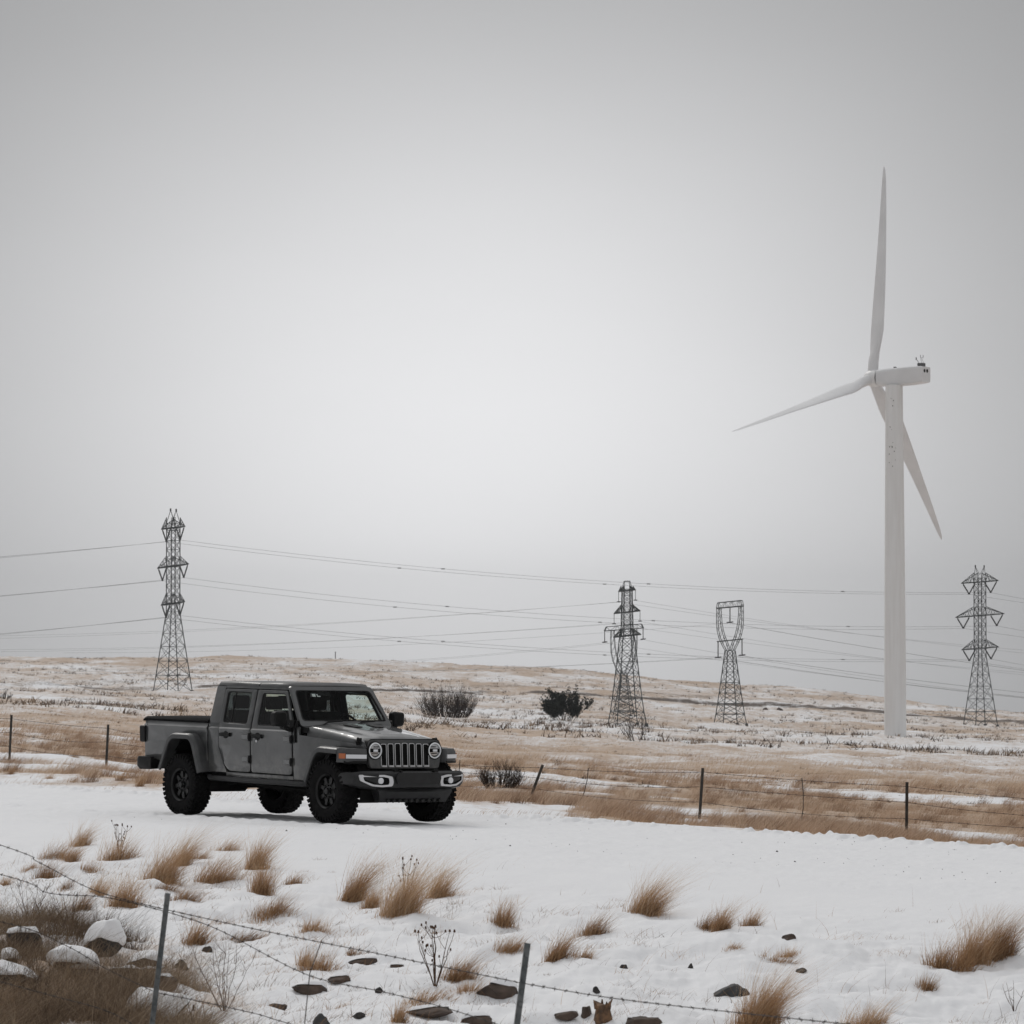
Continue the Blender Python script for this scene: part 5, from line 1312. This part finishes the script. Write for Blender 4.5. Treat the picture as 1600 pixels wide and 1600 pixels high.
# ------------------------------------------------------------------ rocks
M['basalt'] = noisy('dark_basalt', (.012, .011, .011), (.045, .040, .036), 9, .85, bump=.6, detail=9)
M['brownrock'] = noisy('rust_brown_stone', (.035, .024, .019), (.095, .066, .05), 7, .85, bump=.6, detail=9)
M['greyrock'] = noisy('grey_stone', (.028, .029, .03), (.065, .066, .066), 9, .8, bump=.6, detail=9)
M['cap'] = noisy('fresh_snow', (.80, .805, .82), (.86, .863, .87), 6, .7, bump=.25, spec=.3)
def rock_bm(w, d, h, seed, sub=4, ang=.18):
    bm = bmesh.new(); bmesh.ops.create_icosphere(bm, subdivisions=sub, radius=1)
    r_ = random.Random(seed); cuts = [(Vector((r_.gauss(0, 1), r_.gauss(0, 1), r_.gauss(0, .8))).normalized(), r_.uniform(.50, .86)) for _ in range(12)]
    for v in bm.verts:
        p = v.co.copy()
        for nn, c in cuts:
            e = p.dot(nn) - c
            if e > 0: p -= nn * e * .93
        q = float(fbm(p.x * 2 + seed, p.y * 2 + p.z * 1.7, 3, seed % 50)) - .5
        p *= 1 + q * ang * 1.6
        v.co = Vector((p.x * w / 2, p.y * d / 2, p.z * h / 2))
    return bm
def bm_obj(name, bm, mat, parent=None, sm=40):
    me = bpy.data.meshes.new(name); bm.to_mesh(me); bm.free(); me.materials.append(mat); me.polygons.foreach_set('use_smooth', [True] * len(me.polygons)); me.set_sharp_from_angle(angle=R(sm))
    o = bpy.data.objects.new(name, me); COL.objects.link(o)
    if parent: o.parent = parent
    return o
def rock(px, py, wpx, hpx, mat, label, cap=0., group='rocks in the foreground snow', bury=.3, tilt=0., deep=.9, sd=None):
    p = hit(px, py, 18, 70); k = p.y / F; w, h = wpx * k * 1.06, hpx * k * (.92 if (cap and group.startswith('snow-capped')) else .72 if cap else .9); sd = sd or int(px * 7 + py)
    if cap:
        o = empty('boulder', p); tag(o, label, 'rock', group)
        r = bm_obj('stone', rock_bm(w, w * deep, h / (1 - bury), sd), M[mat], o, 30)
    else:
        r = o = bm_obj('rock', rock_bm(w, w * deep, h / (1 - bury), sd), M[mat], None, 30); tag(o, label, 'rock', group); o.location = p
    zc = h / (1 - bury) * (.5 - bury)
    if cap: r.location = (0, 0, zc)
    else: o.location.z += zc
    r.rotation_euler = (0, R(tilt), 0)
    if cap:
        bm = rock_bm(w * 1.06, w * deep * 1.06, h / (1 - bury) * 1.02, sd, 4, .10)
        hh = h / (1 - bury)
        bmesh.ops.bisect_plane(bm, geom=bm.verts[:] + bm.edges[:] + bm.faces[:], plane_co=(0, 0, hh * (.42 - .75 * cap)), plane_no=(0, .25, 1), clear_inner=True)
        for v in bm.verts:
            t = (v.co.z - hh * (.40 - .75 * cap)) / hh
            n_ = float(fbm(v.co.x * 9 + sd, v.co.y * 9, 2, 3)) - .5
            v.co.z += hh * .07 * np.clip(t * 4, 0, 1) + n_ * hh * .10
        ed = [e for e in bm.edges if len(e.link_faces) == 1]
        ret = bmesh.ops.extrude_edge_only(bm, edges=ed)
        for v in [g for g in ret['geom'] if isinstance(g, bmesh.types.BMVert)]: v.co.x *= .88; v.co.y *= .88; v.co.z -= hh * .02
        bmesh.ops.recalc_face_normals(bm, faces=bm.faces)
        c = bm_obj('snow_cap', bm, M['cap'], o, 80); c.location = r.location; c.rotation_euler = r.rotation_euler
    return o
BG = 'snow-capped boulders at lower left'
for a in [(36, 1490, 76, 50, 'basalt', 'black boulder with a thin snow cap at the left edge', .22), (166, 1490, 66, 56, 'basalt', 'dark boulder under the thickest rounded snow cap, above the lower left grass', .55),
          (14, 1507, 38, 26, 'basalt', 'small snowy stone below the black boulder at the left edge', .6), (22, 1545, 84, 46, 'basalt', 'boulder with a long sloping snow ledge in the lower left corner', .5),
          (108, 1516, 84, 38, 'brownrock', 'wide boulder almost covered by a smooth snow mound', .85), (205, 1535, 66, 34, 'basalt', 'flat-topped boulder rimmed with snow beside the left post', .2),
          (226, 1512, 58, 28, 'brownrock', 'low boulder with a flat snow cover behind the left post', .5), (258, 1543, 40, 26, 'brownrock', 'brown boulder immediately right of the left post', .15), (248, 1596, 96, 62, 'basalt', 'large snow-covered boulder at the foot of the left post', .9)]:
    rock(*a[:6], cap=a[6], group=BG)
for a in [(323, 1487, 18, 12, 'basalt', 'small pointed black stone above the row of weeds, left'), (284, 1513, 26, 14, 'basalt', 'leaning black stone right of the brown boulder'), (230, 1522, 44, 16, 'brownrock', 'brown stone slab touching the left post on its left'),
          (570, 1504, 50, 13, 'brownrock', 'flat red-brown rock, left of a pair below the upper wire'), (619, 1512, 30, 10, 'brownrock', 'flat narrow rock, right of a pair below the upper wire'), (487, 1549, 62, 20, 'brownrock', 'thick left piece of the long reddish rock by the stay'),
          (530, 1531, 48, 14, 'brownrock', 'thin right piece of the long reddish rock by the stay'), (431, 1574, 34, 16, 'brownrock', 'reddish rock left of the fence stay near the bottom'), (592, 1551, 13, 10, 'basalt', 'tiny black stone touched by the lower sagging wire'),
          (672, 1583, 80, 20, 'brownrock', 'long mottled rock near the bottom edge, centre left'), (745, 1600, 50, 24, 'brownrock', 'rock cut by the bottom edge left of the right post'), (781, 1552, 68, 32, 'brownrock', 'largest brown rock against the snow just left of the right post'),
          (500, 1602, 34, 22, 'greyrock', 'grey rock on the bottom edge right of the fence stay'), (560, 1590, 22, 10, 'basalt', 'small dark stone beside the long mottled rock'), (931, 1551, 13, 11, 'basalt', 'small black stone just above the right wire'),
          (974, 1513, 18, 8, 'basalt', 'half buried black stone in open snow right of the right post'), (1080, 1513, 11, 9, 'basalt', 'tiny round black stone above the big grey rock'), (1141, 1557, 66, 24, 'greyrock', 'big smooth grey rock lying in the snow, right of centre'),
          (1251, 1519, 22, 7, 'basalt', 'thin black stone right of the curled grass clump'), (1233, 1467, 24, 10, 'brownrock', 'small brown stone above the curled grass clump'), (880, 1588, 46, 14, 'brownrock', 'low dark rock right of the right post at the bottom'),
          (917, 1588, 22, 22, 'brownrock', 'rounded rusty rock beside the broken wood'), (1003, 1602, 64, 26, 'brownrock', 'brown rock on the bottom edge right of the broken wood'), (1215, 1592, 14, 8, 'basalt', 'tiny dark stone by the tall sparse bottom grass')]:
    rock(*a, cap=(.12 + .25 * random.random()) if (a[2] > 28 and 'grey' not in a[5]) else 0, bury=.48, tilt=random.uniform(-9, 3), deep=.8)
# splintered stump
M['wood'] = noisy('broken_wood', (.06, .034, .02), (.21, .115, .058), 22, .8, bump=.5)
p = hit(941, 1594, 18, 60); k = p.y / F; st = empty('tree_stump', p); tag(st, 'orange-brown splintered wood stump at the bottom edge, right of the right post', 'stump')
b = MB(); sec = []
for z, r in ((-.04, .062), (.02, .055), (.06, .046), (.085, .05)): sec.append([(r * math.cos(a) * (1 + .18 * math.sin(3 * a + 1)), r * .8 * math.sin(a), z + (.025 * math.sin(2.5 * a) + .02 * math.sin(5 * a) if z > .08 else 0)) for a in np.linspace(0, 2 * math.pi, 22, False)])
b.loft(sec, True); b.build('trunk', M['wood'], st, 30)
for x, y, z, hx in ((-.035, -.02, .07, -.02), (.03, -.015, .075, .035), (.0, .03, .07, .0)):
    b = MB(); b.loft([[(x + hx * t + (1 - t * .8) * .016 * math.cos(a), y + (1 - t * .8) * .010 * math.sin(a), z + .06 * t) for a in np.linspace(0, 2 * math.pi, 6, False)] for t in (0, .5, 1)], True); b.build('splinter', M['wood'], st, 20)
# grit thrown up along the wheel tracks
n = 420; f_ = rng.uniform(-4, 14, n); l_ = rng.choice([-.8, .85, 1.6, 2.1, -1.6, -2.3], n) + rng.normal(0, .25, n)
x, D = TX + f_ * cF[0] + l_ * cL[0], TD + f_ * cF[1] + l_ * cL[1]
ok = (rng.random(n) < np.interp(f_, [-4, 2, 6, 14], [.05, .15, .6, .8])) & (l_ < road_edge(f_) - .3); x, D = x[ok], D[ok]; n = len(x)
b = MB()
for a, c in zip(x, D):
    r = random.uniform(.003, .008) * (2.0 if random.random() < .06 else 1); z = float(zat(a, c))
    b.add([(a - r, c, z), (a, c - r, z), (a + r * 1.2, c, z), (a, c + r, z), (a, c, z + r * 1.3)], [(0, 1, 4), (1, 2, 4), (2, 3, 4), (3, 0, 4)])
g = b.build('road_grit', M['basalt'], None, 0); g['kind'] = 'stuff'
for x, y, w, h, lb in ((1219, 1110, 13, 8, 'rounded brown rock on the hill track between the cup-shaped pylon and turbine'), (1196, 1109, 9, 5, 'small low rock left of the rounded brown rock on the hill track')):
    p = hit(x, y, 500, 2200); k = p.y / F; o = bm_obj('rock', rock_bm(w * k, w * k * .8, h * k * 1.4, x, 3), M['brownrock'], None, 30); o.location = p; tag(o, lb, 'rock', 'rocks on the far hill')
p = hit(524, 1024, 1200, 2300); k = p.y / F; b = MB(); b.tube([(0, 0, -.5), (0, 0, 11 * k)], .22, 6); b.box((0, 0, 10.5 * k), (.9, .2, .2)); o = b.build('pole', M['postdark'], None, 30, loc=p); tag(o, 'lone thin pole standing on the skyline behind the truck', 'pole')
